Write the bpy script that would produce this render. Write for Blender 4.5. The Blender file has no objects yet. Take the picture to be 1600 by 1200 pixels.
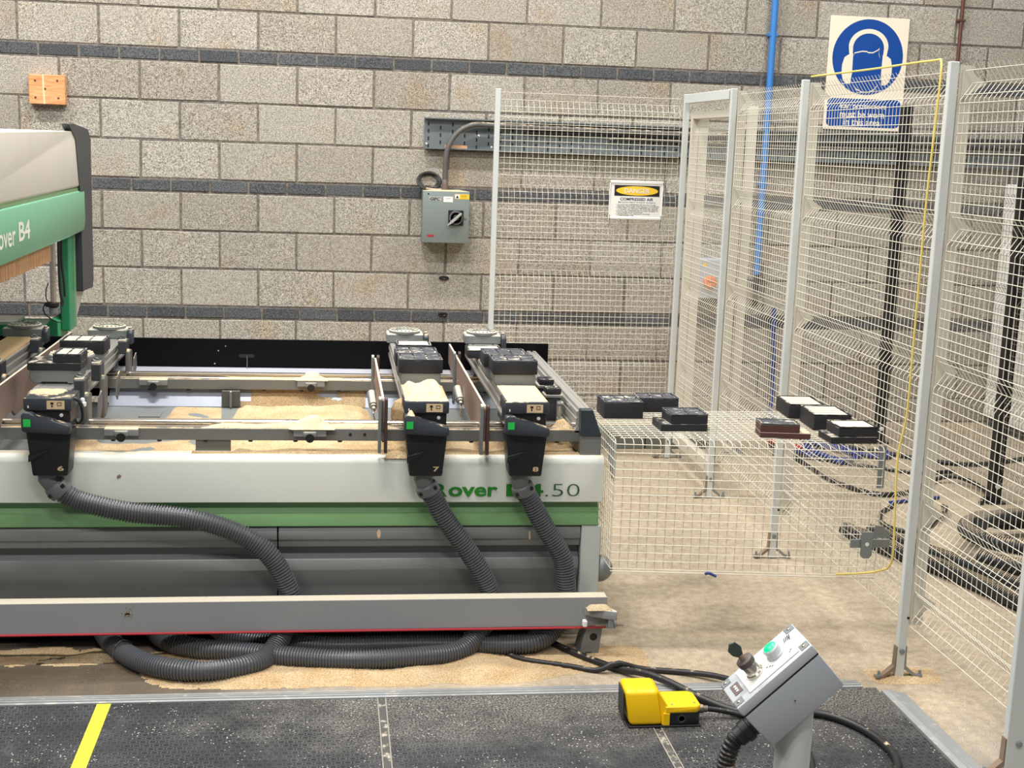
import bpy, bmesh, math, random
from mathutils import Vector, Matrix, noise
random.seed(7)
D = bpy.data
SC = bpy.context.scene
COL = SC.collection
# ------------------------------------------------------------------ camera
YAW, PITCH, ROLL, FPX = 0.139, 0.1785, -0.0353, 2075.0
fw = Vector((math.sin(YAW)*math.cos(PITCH), math.cos(YAW)*math.cos(PITCH), -math.sin(PITCH)))
rt = fw.cross(Vector((0, 0, 1))).normalized()
dn = fw.cross(rt)
c_, s_ = math.cos(ROLL), math.sin(ROLL)
r2 = c_*rt + s_*dn
d2 = -s_*rt + c_*dn
cam = D.cameras.new('camera')
cam_o = D.objects.new('camera', cam)
COL.objects.link(cam_o)
cam_o.matrix_world = Matrix(((r2.x, -d2.x, -fw.x, 1.78), (r2.y, -d2.y, -fw.y, -8.09), (r2.z, -d2.z, -fw.z, 1.70), (0, 0, 0, 1)))
cam.sensor_fit = 'HORIZONTAL'
cam.sensor_width = 36.0
cam.lens = 36.0*FPX/1600.0
cam.clip_start = 0.05
SC.camera = cam_o
# ------------------------------------------------------------------ world, lamps, exposure
W = D.worlds.new('world')
SC.world = W
W.use_nodes = True
W.node_tree.nodes['Background'].inputs[0].default_value = (0.86, 0.93, 1.0, 1)
W.node_tree.nodes['Background'].inputs[1].default_value = 0.27
LAMPS = [(x_, y_, e_*k_) for y_, e_ in ((-1.9, 215), (-4.8, 185), (-8.2, 130)) for x_, k_ in ((-1.4, 1.0), (1.6, 1.08), (4.8, .62))]
for lx, ly, le in LAMPS:
    l = D.lights.new('ceiling_lamp', 'AREA')
    l.shape = 'RECTANGLE'
    l.size = 1.3
    l.size_y = 0.24
    l.energy = le
    l.color = (1.0, 0.978, 0.94)
    lo = D.objects.new('ceiling_lamp', l)
    lo.location = (lx, ly, 5.2)
    COL.objects.link(lo)
SC.view_settings.view_transform = 'Standard'
SC.view_settings.look = 'None'
SC.view_settings.exposure = -0.42
SC.view_settings.gamma = 1.0
SC.view_settings.use_curve_mapping = False

# ------------------------------------------------------------------ helpers
def lin(c):
    return tuple((x/255/12.92 if x/255 <= 0.04045 else ((x/255+0.055)/1.055)**2.4) for x in c) + (1,)

class G:
    """small node-graph writer"""
    def __init__(s, name):
        s.m = D.materials.new(name)
        s.m.use_nodes = True
        s.t = s.m.node_tree
        s.b = s.t.nodes['Principled BSDF']
    def n(s, kind, **kw):
        nd = s.t.nodes.new(kind)
        for k, v in kw.items():
            setattr(nd, k, v)
        return nd
    def put(s, sock, v):
        if isinstance(v, bpy.types.NodeSocket):
            s.t.links.new(v, sock)
        elif isinstance(v, (tuple, list)) and len(v) == 3 and sock.type == 'RGBA':
            sock.default_value = lin(v)
        else:
            sock.default_value = v
    def math(s, op, a, b=None, c=None, clamp=False):
        nd = s.n('ShaderNodeMath', operation=op, use_clamp=clamp)
        s.put(nd.inputs[0], a)
        if b is not None: s.put(nd.inputs[1], b)
        if c is not None: s.put(nd.inputs[2], c)
        return nd.outputs[0]
    def vmath(s, op, a, b=None, scale=None):
        nd = s.n('ShaderNodeVectorMath', operation=op)
        s.put(nd.inputs[0], a)
        if b is not None: s.put(nd.inputs[1], b)
        if scale is not None: s.put(nd.inputs['Scale'], scale)
        return nd.outputs['Value'] if op in ('LENGTH', 'DISTANCE') else nd.outputs[0]
    def coord(s, rnd=True):
        tc = s.n('ShaderNodeTexCoord').outputs['Object']
        if rnd:
            r = s.n('ShaderNodeObjectInfo').outputs['Random']
            tc = s.vmath('ADD', tc, s.vmath('SCALE', (7.3, 3.1, 5.7), scale=s.math('MULTIPLY', r, 9.0)))
        return tc
    def rand(s):
        return s.n('ShaderNodeObjectInfo').outputs['Random']
    def noise(s, vec, scale, detail=3, rough=.55, dist=0):
        nd = s.n('ShaderNodeTexNoise')
        s.put(nd.inputs['Vector'], vec); nd.inputs['Scale'].default_value = scale
        nd.inputs['Detail'].default_value = detail; nd.inputs['Roughness'].default_value = rough
        nd.inputs['Distortion'].default_value = dist
        return nd.outputs[0]
    def voro(s, vec, scale, feature='F1'):
        nd = s.n('ShaderNodeTexVoronoi', feature=feature)
        s.put(nd.inputs['Vector'], vec); nd.inputs['Scale'].default_value = scale
        return nd
    def ramp(s, f, stops, interp='LINEAR'):
        nd = s.n('ShaderNodeValToRGB')
        nd.color_ramp.interpolation = interp
        e = nd.color_ramp.elements
        while len(e) < len(stops): e.new(.5)
        for el, (p, c) in zip(e, stops):
            el.position = p
            el.color = lin(c) if isinstance(c, tuple) else (c, c, c, 1)
        s.put(nd.inputs[0], f)
        return nd.outputs[0]
    def step(s, f, a, b):
        nd = s.n('ShaderNodeMapRange', interpolation_type='SMOOTHSTEP')
        s.put(nd.inputs[0], f); nd.inputs[1].default_value = a; nd.inputs[2].default_value = b
        return nd.outputs[0]
    def mix(s, f, a, b):
        nd = s.n('ShaderNodeMix', data_type='RGBA')
        s.put(nd.inputs[0], f); s.put(nd.inputs[6], a); s.put(nd.inputs[7], b)
        return nd.outputs[2]
    def mul(s, a, b):
        nd = s.n('ShaderNodeMix', data_type='RGBA', blend_type='MULTIPLY')
        nd.inputs[0].default_value = 1
        s.put(nd.inputs[6], a); s.put(nd.inputs[7], b)
        return nd.outputs[2]
    def xyz(s, v):
        nd = s.n('ShaderNodeSeparateXYZ'); s.put(nd.inputs[0], v)
        return nd.outputs
    def bump(s, h, strength, dist):
        nd = s.n('ShaderNodeBump'); s.put(nd.inputs['Height'], h)
        nd.inputs['Strength'].default_value = strength; nd.inputs['Distance'].default_value = dist
        s.t.links.new(nd.outputs[0], s.b.inputs['Normal'])
    def done(s, col, rough=.5, metal=0, spec=.5):
        s.put(s.b.inputs['Base Color'], col); s.put(s.b.inputs['Roughness'], rough)
        s.b.inputs['Metallic'].default_value = metal
        s.b.inputs['Specular IOR Level'].default_value = spec
        return s.m

SAND = (226, 200, 160)
def pbr(name, rgb, rough=.5, metal=0, var=.07, scale=14, grit=0, dust=0, dcol=SAND, spec=.5, fine=0):
    g = G(name)
    v = g.coord()
    k = g.math('ADD', g.math('MULTIPLY', g.math('SUBTRACT', g.noise(v, scale, 4, .6), .5), var*2), 1.0)
    base = g.vmath('SCALE', lin(rgb)[:3], scale=k)
    if fine:
        base = g.vmath('SCALE', base, scale=g.math('ADD', g.math('MULTIPLY', g.math('SUBTRACT', g.noise(v, 220, 2), .5), fine*2), 1.0))
    if dust:
        nz = g.xyz(g.n('ShaderNodeNewGeometry').outputs['Normal'])[2]
        up = g.step(nz, .55, .95)
        m = g.math('MULTIPLY', up, g.step(g.noise(v, 30, 4, .65), .62-dust*.45, .78-dust*.45))
        base = g.mix(m, base, dcol)
        rough = g.math('ADD', g.math('MULTIPLY', m, .9-rough), rough)
    if grit:
        g.bump(g.noise(v, 320, 2), grit, .002)
    return g.done(base, rough, metal, spec)

def mat_block():
    g = G('aggregate_block'); v = g.coord(); r = g.rand()
    n1 = g.noise(v, 230, 2, .6); n2 = g.noise(v, 88, 3, .6); n3 = g.noise(v, 7, 2)
    h = g.math('ADD', g.math('MULTIPLY', n1, .72), g.math('MULTIPLY', n2, .28))
    col = g.ramp(h, [(.34, (84, 79, 74)), (.43, (140, 134, 127)), (.53, (188, 182, 173)), (.64, (226, 221, 213))])
    tint = g.mix(g.math('MULTIPLY', r, 1), (232, 229, 222), (255, 254, 249))
    col = g.mul(col, tint)
    warm = g.math('MULTIPLY', g.step(g.noise(v, 3.5, 2), .56, .74), .5)
    col = g.mix(warm, col, g.mul(col, (255, 232, 205)))
    g.bump(h, .75, .006)
    return g.done(col, .95, 0, .15)
def mat_brick():
    g = G('dark_brick'); v = g.coord(); r = g.rand()
    h = g.noise(v, 150, 3, .6)
    col = g.ramp(h, [(.34, (64, 65, 67)), (.5, (94, 96, 98)), (.68, (124, 126, 128))])
    col = g.mul(col, g.mix(r, (215, 215, 218), (255, 255, 255)))
    g.bump(h, .6, .004)
    return g.done(col, .93, 0, .15)
def mat_mortar():
    g = G('mortar'); v = g.coord(False)
    col = g.ramp(g.noise(v, 60, 3), [(.3, (92, 86, 80)), (.6, (132, 124, 116))])
    g.bump(g.noise(v, 200, 2), .5, .003)
    return g.done(col, .95, 0, .1)

def mat_floor():
    g = G('dusty_concrete'); v = g.coord(False)
    x, y, z = g.xyz(v)
    st = g.n('ShaderNodeMapping'); g.put(st.inputs[0], v); st.inputs['Scale'].default_value = (11, .35, 1)
    streak = g.noise(st.outputs[0], 1.6, 4, .6)
    st2 = g.n('ShaderNodeMapping'); g.put(st2.inputs[0], v); st2.inputs['Scale'].default_value = (.5, 8, 1)
    streak2 = g.noise(st2.outputs[0], 1.5, 4, .6)
    big = g.noise(v, 1.7, 5, .62)
    fine = g.noise(v, 300, 2, .6); mid = g.noise(v, 28, 4, .65)
    conc = g.ramp(big, [(.3, (132, 127, 120)), (.7, (164, 158, 149))])
    sand = g.ramp(mid, [(.3, (166, 151, 130)), (.7, (200, 185, 162))])
    # swept-up dust lies thickest to the right of and under the machine bed
    reg = g.math('MULTIPLY', g.step(x, 1.3, 2.6), g.step(y, -4.9, -4.0))
    reg = g.math('ADD', g.math('MULTIPLY', reg, .34), .16)
    m = g.step(g.math('ADD', g.math('ADD', g.math('MULTIPLY', streak, .5), g.math('MULTIPLY', big, .4)), reg), .56, .92)
    col = g.mix(m, conc, sand)
    # worn oily walkway in front of the machine, left
    dirt = g.math('MULTIPLY', g.math('SUBTRACT', 1, g.step(x, 1.15, 1.9)), g.step(y, -4.4, -4.1))
    dirt = g.math('MULTIPLY', dirt, g.math('ADD', .55, g.math('MULTIPLY', streak2, .6)), clamp=True)
    col = g.mix(dirt, col, g.mul(col, (146, 132, 114)))
    sp = g.ramp(fine, [(.34, (176, 168, 160)), (.48, (248, 246, 242)), (.62, (255, 255, 255))])
    col = g.mul(col, sp)
    chips = g.math('MULTIPLY', g.step(g.noise(v, 210, 1), .70, .74), g.step(g.noise(v, 5, 3), .42, .62))
    col = g.mix(g.math('MULTIPLY', chips, .7), col, (240, 224, 196))
    g.bump(g.math('ADD', fine, g.math('MULTIPLY', mid, .7)), .12, .003)
    return g.done(col, .88, 0, .2)

def mat_rubber():
    g = G('holed_rubber'); v = g.coord(False)
    x, y, z = g.xyz(v)
    P = .0265; Q = P*1.7320508
    def cell(ox, oy):
        ax = g.math('SUBTRACT', g.math('MULTIPLY', g.math('FRACT', g.math('ADD', g.math('DIVIDE', x, P), ox)), P), P/2)
        ay = g.math('SUBTRACT', g.math('MULTIPLY', g.math('FRACT', g.math('ADD', g.math('DIVIDE', y, Q), oy)), Q), Q/2)
        return g.math('SQRT', g.math('ADD', g.math('MULTIPLY', ax, ax), g.math('MULTIPLY', ay, ay)))
    d = g.math('MINIMUM', cell(0, 0), cell(.5, .5))
    inside = g.math('SUBTRACT', 1, g.step(d, .0072, .0092))
    ring = g.math('MULTIPLY', g.step(d, .0075, .0098), g.math('SUBTRACT', 1, g.step(d, .0098, .0122)))
    vis = g.step(g.noise(v, 3.0, 3, .6), .42, .60)
    filled = g.step(g.noise(v, 2.2, 4, .65), .40, .55)
    base = g.ramp(g.noise(v, 9, 4, .65), [(.3, (36, 37, 39)), (.7, (58, 59, 61))])
    base = g.mix(g.math('MULTIPLY', ring, g.math('ADD', .16, g.math('MULTIPLY', vis, .30))), base, (122, 122, 121))
    base = g.mix(g.math('MULTIPLY', g.math('MULTIPLY', inside, g.math('SUBTRACT', 1, filled)), .5), base, (34, 34, 36))
    # dust thickest along the machine-side edge strip and between the two seams
    e = g.math('MULTIPLY', g.step(y, -4.75, -4.22), g.step(x, 1.1, 2.1))
    blotch = g.math('ADD', g.math('MULTIPLY', g.noise(v, 4.5, 5, .68), .75), g.math('MULTIPLY', e, .34))
    dm = g.step(blotch, .36, .70)
    f = g.noise(v, 170, 2, .7)
    dustm = g.math('MULTIPLY', dm, g.step(f, .42, .66))
    base = g.mix(g.math('MULTIPLY', dustm, .62), base, (166, 159, 147))
    chip = g.voro(v, 75); 
    cm = g.math('MULTIPLY', g.math('SUBTRACT', 1, g.step(chip.outputs['Distance'], .12, .2)), g.step(g.noise(v, 6.5, 3), .46, .6))
    base = g.mix(g.math('MULTIPLY', cm, .8), base, (216, 208, 194))
    g.bump(g.math('SUBTRACT', g.math('MULTIPLY', f, .25), g.math('MULTIPLY', inside, .6)), .5, .004)
    return g.done(base, .8, 0, .3)

def mat_sand():
    g = G('sawdust'); v = g.coord(False)
    f = g.noise(v, 240, 3, .7); b = g.noise(v, 8, 3)
    col = g.ramp(f, [(.28, (136, 112, 82)), (.45, (190, 166, 130)), (.62, (220, 199, 164))])
    col = g.mul(col, g.ramp(b, [(.3, (232, 220, 205)), (.7, (255, 255, 255))]))
    g.bump(f, .6, .004)
    return g.done(col, .95, 0, .1)
def mat_sand_pale():
    g = G('pale_sawdust'); v = g.coord(False)
    f = g.noise(v, 260, 3, .7)
    col = g.ramp(f, [(.28, (160, 134, 98)), (.45, (208, 187, 150)), (.62, (230, 214, 180))])
    g.bump(f, .6, .004)
    return g.done(col, .95, 0, .1)
def mat_wood():
    g = G('pine_wood'); v = g.coord()
    mp = g.n('ShaderNodeMapping'); g.put(mp.inputs[0], v); mp.inputs['Scale'].default_value = (3, 8, 26)
    f = g.noise(mp.outputs[0], 3.2, 3, .55, .6)
    col = g.ramp(f, [(.3, (196, 130, 82)), (.5, (222, 160, 108)), (.7, (234, 182, 132))])
    return g.done(col, .7, 0, .3)

MT = dict(
    block=mat_block(), brick=mat_brick(), mortar=mat_mortar(), floor=mat_floor(), rubber=mat_rubber(),
    sand=mat_sand(), psand=mat_sand_pale(), wood=mat_wood(),
    cover=pbr('cream_paint', (222, 224, 214), .38, var=.03, scale=5, dust=.55, dcol=(236, 226, 204)),
    green=pbr('green_paint', (116, 156, 106), .42, var=.07, scale=6),
    panel=pbr('grey_paint', (126, 128, 127), .48, var=.05, scale=5, fine=.04),
    beam=pbr('steel_grey_paint', (140, 143, 145), .5, var=.04, scale=5, dust=.9, dcol=(214, 204, 184)),
    bracket=pbr('bracket_steel', (140, 142, 140), .45, .3, var=.06, scale=30, dust=1.0, dcol=(222, 204, 168)),
    bed=pbr('bed_grey_paint', (112, 112, 108), .5, var=.06, scale=6, dust=.45),
    post=pbr('light_grey_paint', (196, 200, 196), .45, var=.04, scale=6),
    tray=pbr('galvanised_sheet', (170, 176, 190), .42, .3, var=.08, scale=9, dust=.15),
    black=pbr('black_plastic', (27, 29, 32), .42, var=.05),
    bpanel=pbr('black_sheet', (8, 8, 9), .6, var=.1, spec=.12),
    char=pbr('charcoal_plastic', (54, 58, 64), .45, var=.06, dust=.25),
    cup=pbr('black_rubber', (29, 31, 36), .55, var=.08, dust=.35, dcol=(206, 196, 178)),
    cupb=pbr('brown_rubber', (78, 48, 40), .6, var=.1, dust=.8, dcol=(216, 196, 168)),
    rib=pbr('worn_seal', (66, 69, 76), .6, var=.2, scale=60, dust=.22, dcol=(206, 196, 176)),
    drib=pbr('dusty_seal', (120, 118, 114), .75, var=.2, scale=60, dust=.75, dcol=(226, 214, 190)),
    pale=pbr('sawdust_caked_seal', (226, 214, 190), .85, var=.06, scale=60),
    alu=pbr('cast_aluminium', (126, 130, 129), .42, .35, var=.06, scale=30, dust=.7, dcol=(226, 216, 194)),
    prof=pbr('bright_aluminium', (214, 212, 206), .3, .7, var=.05, scale=10),
    chrome=pbr('polished_steel', (212, 204, 192), .2, .9, var=.03),
    brown=pbr('brown_laminate', (134, 112, 100), .5, var=.07, scale=8, dust=.95, dcol=(222, 206, 182)),
    dbrown=pbr('dark_brown_edge', (70, 50, 44), .5, var=.08),
    hose=pbr('ribbed_grey_plastic', (84, 86, 90), .34, var=.05, spec=.6),
    hoseb=pbr('ribbed_black_plastic', (56, 58, 60), .42, var=.06, dust=.75, dcol=(206, 182, 146)),
    collar=pbr('grey_collar_plastic', (104, 105, 106), .42, var=.04),
    cable=pbr('black_cable', (32, 32, 33), .45, var=.1, dust=.15),
    ggreen=pbr('machine_green', (120, 180, 148), .45, var=.06, scale=4),
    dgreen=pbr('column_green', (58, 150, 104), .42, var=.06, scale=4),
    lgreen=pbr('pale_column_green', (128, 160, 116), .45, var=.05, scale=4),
    hood=pbr('hood_paint', (208, 202, 190), .5, var=.05, scale=5),
    slate=pbr('slate_plastic', (56, 60, 65), .45, var=.05),
    bristle=pbr('tan_bristle', (196, 152, 110), .8, var=.16, scale=60),
    wire=pbr('cream_wire', (220, 214, 197), .5, var=.04),
    dwire=pbr('dull_wire', (120, 114, 102), .55, var=.06),
    fpost=pbr('fence_post_paint', (206, 209, 205), .45, var=.03, scale=4),
    strip=pbr('fence_strip_paint', (202, 196, 180), .5, var=.03, scale=4),
    galv=pbr('galvanised_steel', (138, 144, 144), .45, .5, var=.1, scale=30),
    rust=pbr('rusty_bracket', (142, 122, 104), .7, .2, var=.2, scale=40),
    bframe=pbr('black_frame_paint', (24, 24, 25), .45),
    yellow=pbr('yellow_plastic', (250, 200, 10), .36, var=.04, scale=5),
    tape=pbr('yellow_tape', (238, 224, 60), .5, var=.05, scale=12),
    ycable=pbr('yellow_cable', (232, 208, 112), .5),
    isol=pbr('enclosure_grey', (124, 134, 130), .42, var=.03, scale=5, dust=.8, dcol=(214, 204, 170)),
    ctray=pbr('tray_galvanised', (116, 124, 126), .45, .3, var=.06, scale=8),
    conduit=pbr('grey_conduit', (92, 90, 86), .45, var=.06, dust=.4),
    white=pbr('white_board', (236, 234, 228), .5, var=.02),
    blank=pbr('black_print', (20, 20, 22), .6),
    navy=pbr('navy_print', (32, 40, 84), .6),
    blue=pbr('mandatory_blue', (8, 70, 152), .45, var=.02),
    cream=pbr('sign_cream', (242, 230, 208), .5, var=.02),
    ypr=pbr('warning_yellow', (244, 200, 50), .5),
    red=pbr('red_paint', (170, 40, 50), .5),
    txt=pbr('off_white_print', (232, 232, 222), .5),
    tgreen=pbr('logo_green', (36, 136, 40), .5),
    dgt=pbr('logo_dark_green', (52, 92, 60), .5),
    label=pbr('tan_label', (214, 186, 146), .55),
    grn=pbr('green_indicator', (40, 190, 80), .4),
    bpipe=pbr('blue_pipe_plastic', (62, 126, 196), .4, var=.04),
    dblue=pbr('dark_blue_hose', (44, 60, 128), .45),
    copper=pbr('dull_copper', (108, 72, 60), .5, .4),
    redc=pbr('red_hose', (200, 70, 70), .5),
    orange=pbr('orange_glove', (226, 130, 74), .6, var=.2, scale=40),
    cbox=pbr('button_box_grey', (172, 177, 182), .42, var=.03),
    clid=pbr('button_box_lid', (186, 190, 193), .4, var=.03),
    trim=pbr('worn_aluminium', (188, 190, 190), .38, .5, var=.12, scale=24, dust=.12, dcol=(206, 196, 178)),
    duct=pbr('grey_trunking', (110, 114, 106), .5, var=.06),
    lilac=pbr('bright_sheet', (206, 206, 216), .35, .3, var=.04),
    pad=pbr('white_fitting', (236, 236, 230), .4),
)
def lamp_mat(name, rgb, e):
    g = G(name)
    g.b.inputs['Emission Color'].default_value = lin(rgb)
    g.b.inputs['Emission Strength'].default_value = e
    return g.done(rgb, .3)
MT['glow'] = lamp_mat('lit_green_lens', (0, 214, 130), .7)

class MB:
    def __init__(s): s.bm = bmesh.new(); s.X = None
    def _new(s, verts):
        return [s.bm.verts.new(v) for v in verts]
    def face(s, vs):
        try: return s.bm.faces.new(vs)
        except ValueError: return None
    def poly(s, pts): s.face(s._new(pts)); return s
    def _bev(s, faces, b, seg=1):
        if b <= 0: return
        ed = list({e for f in faces for e in f.edges})
        bmesh.ops.bevel(s.bm, geom=ed, offset=b, segments=seg, profile=.5, affect='EDGES', clamp_overlap=True)
    def hexa(s, p, b=0, seg=1):
        """8 corners: bottom ring 0-3, top ring 4-7"""
        v = s._new(p)
        fs = [s.face([v[i] for i in q]) for q in ((0, 3, 2, 1), (4, 5, 6, 7), (0, 1, 5, 4), (1, 2, 6, 5), (2, 3, 7, 6), (3, 0, 4, 7))]
        s._bev(fs, b, seg); return s
    def box(s, x0, x1, y0, y1, z0, z1, b=0, seg=1):
        return s.hexa([(x0, y0, z0), (x1, y0, z0), (x1, y1, z0), (x0, y1, z0), (x0, y0, z1), (x1, y0, z1), (x1, y1, z1), (x0, y1, z1)], b, seg)
    def prism(s, axis, pts, a, c, b=0, seg=1):
        f = {'X': lambda p, t: (t, p[0], p[1]), 'Y': lambda p, t: (p[0], t, p[1]), 'Z': lambda p, t: (p[0], p[1], t)}[axis]
        v0 = s._new([f(p, a) for p in pts]); v1 = s._new([f(p, c) for p in pts])
        n = len(pts)
        fs = [s.face(v0[::-1]), s.face(v1)]
        for i in range(n): fs.append(s.face([v0[i], v0[(i+1) % n], v1[(i+1) % n], v1[i]]))
        s._bev([x for x in fs if x], b, seg); return s
    def tube(s, pts, r, n=8, caps=True, closed=False, rf=None):
        pts = [Vector(p) for p in pts]
        N = len(pts)
        tang = []
        for i in range(N):
            a = pts[(i-1) % N] if (closed or i > 0) else pts[0]
            b = pts[(i+1) % N] if (closed or i < N-1) else pts[-1]
            t = b-a
            tang.append(t.normalized() if t.length > 1e-9 else Vector((0, 0, 1)))
        up = Vector((0, 0, 1)) if abs(tang[0].z) < .9 else Vector((1, 0, 0))
        nrm = (up-tang[0]*up.dot(tang[0])).normalized()
        rings = []
        for i in range(N):
            nrm = (nrm-tang[i]*nrm.dot(tang[i])).normalized()
            bi = tang[i].cross(nrm)
            rr = r if rf is None else rf(i)
            rings.append(s._new([pts[i]+(nrm*math.cos(2*math.pi*k/n)+bi*math.sin(2*math.pi*k/n))*rr for k in range(n)]))
        for i in range(N if closed else N-1):
            a, b = rings[i], rings[(i+1) % N]
            for k in range(n): s.face([a[k], a[(k+1) % n], b[(k+1) % n], b[k]])
        if caps and not closed:
            s.face(rings[0][::-1]); s.face(rings[-1])
        return s
    def cyl(s, p0, p1, r0, r1=None, n=16):
        r1 = r0 if r1 is None else r1
        return s.tube([p0, p1], r0, n, rf=lambda i: r0 if i == 0 else r1)
    def lathe(s, o, ax, prof, n=20):
        """prof: list of (distance along axis, radius)"""
        o = Vector(o); ax = Vector(ax).normalized()
        up = Vector((0, 0, 1)) if abs(ax.z) < .9 else Vector((1, 0, 0))
        u = (up-ax*up.dot(ax)).normalized(); w = ax.cross(u)
        rings = []
        for d, r in prof:
            rings.append(s._new([o+ax*d+(u*math.cos(2*math.pi*k/n)+w*math.sin(2*math.pi*k/n))*max(r, 1e-5) for k in range(n)]))
        for a, b in zip(rings, rings[1:]):
            for k in range(n): s.face([a[k], a[(k+1) % n], b[(k+1) % n], b[k]])
        s.face(rings[0][::-1]); s.face(rings[-1]); return s
    def wire(s, p, q, r):
        """a four-sided straight wire"""
        p = Vector(p); q = Vector(q); t = (q-p).normalized()
        up = Vector((0, 0, 1)) if abs(t.z) < .9 else Vector((1, 0, 0))
        u = (up-t*up.dot(t)).normalized()*r; w = t.cross(u)
        a = s._new([p+u, p+w, p-u, p-w]); b = s._new([q+u, q+w, q-u, q-w])
        for k in range(4): s.face([a[k], a[(k+1) % 4], b[(k+1) % 4], b[k]])
        return s
    def build(s, name, mat, parent=None, smooth=35, keep=False, **props):
        if s.X is not None: bmesh.ops.transform(s.bm, matrix=s.X, verts=s.bm.verts)
        if not keep: bmesh.ops.recalc_face_normals(s.bm, faces=s.bm.faces)
        me = D.meshes.new(name)
        vs = s.bm.verts
        lo = [min(v.co[i] for v in vs) for i in range(3)]; hi = [max(v.co[i] for v in vs) for i in range(3)]
        c = Vector(((lo[0]+hi[0])/2, (lo[1]+hi[1])/2, lo[2]))
        for v in vs: v.co -= c
        if smooth:
            for f in s.bm.faces: f.smooth = True
        s.bm.to_mesh(me); s.bm.free()
        if smooth: me.set_sharp_from_angle(angle=math.radians(smooth))
        me.materials.append(MT[mat] if isinstance(mat, str) else mat)
        o = D.objects.new(name, me); COL.objects.link(o)
        o['w'] = tuple(c)
        if parent:
            o.parent = parent; o.location = c-Vector(parent['w'])
        else: o.location = c
        for k, v in props.items(): o[k] = v
        return o
def thing(name, loc, label, cat, group=None, kind=None):
    o = D.objects.new(name, None); COL.objects.link(o)
    o.location = loc; o['w'] = tuple(loc); o.empty_display_size = .1
    tag(o, label, cat, group, kind); return o
def tag(o, label=None, cat=None, group=None, kind=None):
    if label: o['label'] = label
    if cat: o['category'] = cat
    if group: o['group'] = group
    if kind: o['kind'] = kind
    return o
def box(name, mat, parent, x0, x1, y0, y1, z0, z1, b=.002, seg=1, **p):
    return MB().box(x0, x1, y0, y1, z0, z1, b, seg).build(name, mat, parent, **p)
def smooth_path(pts, step=.01):
    P = [Vector(p) for p in pts]
    P = [P[0]*2-P[1]]+P+[P[-1]*2-P[-2]]
    out = []
    for i in range(1, len(P)-2):
        a, b, c, d = P[i-1:i+3]
        n = max(2, int((c-b).length/step*1.5))
        for k in range(n):
            t = k/n
            out.append(.5*((2*b)+(c-a)*t+(2*a-5*b+4*c-d)*t*t+(3*b-a-3*c+d)*t**3))
    out.append(P[-2])
    res = [out[0]]; acc = 0
    for p, q in zip(out, out[1:]):
        seg = (q-p).length; d = step-acc
        while d <= seg and seg > 0:
            res.append(p.lerp(q, d/seg)); d += step
        acc = (acc+seg) % step if seg else acc
    return res
def text(name, body, mat, parent, o, ux, uy, w=None, h=None, bold=0, shear=0, align='LEFT', lift=.0008):
    cu = D.curves.new('t', 'FONT'); cu.body = body; cu.offset = bold; cu.shear = shear; cu.align_x = align
    cu.resolution_u = 3
    ob = D.objects.new('t', cu); COL.objects.link(ob)
    dg = bpy.context.evaluated_depsgraph_get(); dg.update()
    me = D.meshes.new_from_object(ob.evaluated_get(dg))
    D.objects.remove(ob); D.curves.remove(cu)
    xs = [v.co.x for v in me.vertices]; ys = [v.co.y for v in me.vertices]
    x0, x1, y0, y1 = min(xs), max(xs), min(ys), max(ys)
    sx = w/(x1-x0) if w else None; sy = h/(y1-y0) if h else None
    sx = sx or sy; sy = sy or sx
    ux = Vector(ux); uy = Vector(uy); nn = ux.cross(uy)*lift; o = Vector(o)
    m = MB(); bmv = [m.bm.verts.new(o+ux*((v.co.x-x0)*sx)+uy*((v.co.y-y0)*sy)+nn) for v in me.vertices]
    for p in me.polygons: m.face([bmv[i] for i in p.vertices])
    D.meshes.remove(me)
    return m.build(name, mat, parent, smooth=0, keep=True)
def hose(parent, name, pts, r, mat, pitch=.0095, amp=.10, n=14, sub=4):
    P = smooth_path(pts, pitch/sub)
    pat = [1.0, 1.0, 1-amp*1.6, 1-amp*1.6] if sub == 4 else [1, 1-amp]
    return MB().tube(P, r, n, rf=lambda i: r*pat[i % len(pat)]).build(name, mat, parent, smooth=40)
def cord(parent, name, pts, r, mat, n=8, step=.03, **p):
    return MB().tube(smooth_path(pts, step), r, n).build(name, mat, parent, smooth=60, **p)
def drift(name, mat, x0, x1, y0, y1, z0, amp, label, thr=.0, cell=.012, seed=0, parent=None, edge=.18, rag=.5, cat='sawdust', freq=9):
    """a heap of sawdust: bumpy height field with a ragged rim"""
    m = MB(); nx = max(3, int((x1-x0)/cell)); ny = max(3, int((y1-y0)/cell)); V = {}
    H = {}
    for i in range(nx+1):
        for j in range(ny+1):
            u, v = i/nx, j/ny; x = x0+(x1-x0)*u; y = y0+(y1-y0)*v
            e = min(1, min(u, 1-u)/edge)*min(1, min(v, 1-v)/edge)
            nz = noise.noise(Vector((x*freq+seed*3.7, y*freq+seed, seed)))*.5+.5
            n2 = noise.noise(Vector((x*60, y*60, seed)))
            h0 = e*(1-rag)+e*rag*nz*1.6-thr
            H[i, j] = h0+n2*.10 if h0 > .015 else -1
    for (i, j), h in H.items():
        hh = max(0, h)
        V[i, j] = m.bm.verts.new((x0+(x1-x0)*i/nx, y0+(y1-y0)*j/ny, z0+amp*min(hh, 1.2)))
    for i in range(nx):
        for j in range(ny):
            if max(H[i, j], H[i+1, j], H[i, j+1], H[i+1, j+1]) > .02:
                m.face([V[i, j], V[i+1, j], V[i+1, j+1], V[i, j+1]])
    for v in [v for v in m.bm.verts if not v.link_faces]: m.bm.verts.remove(v)
    o = m.build(name, mat, parent, smooth=80)
    if parent is None: tag(o, label, cat)
    o['kind'] = 'stuff'
    return o

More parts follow.
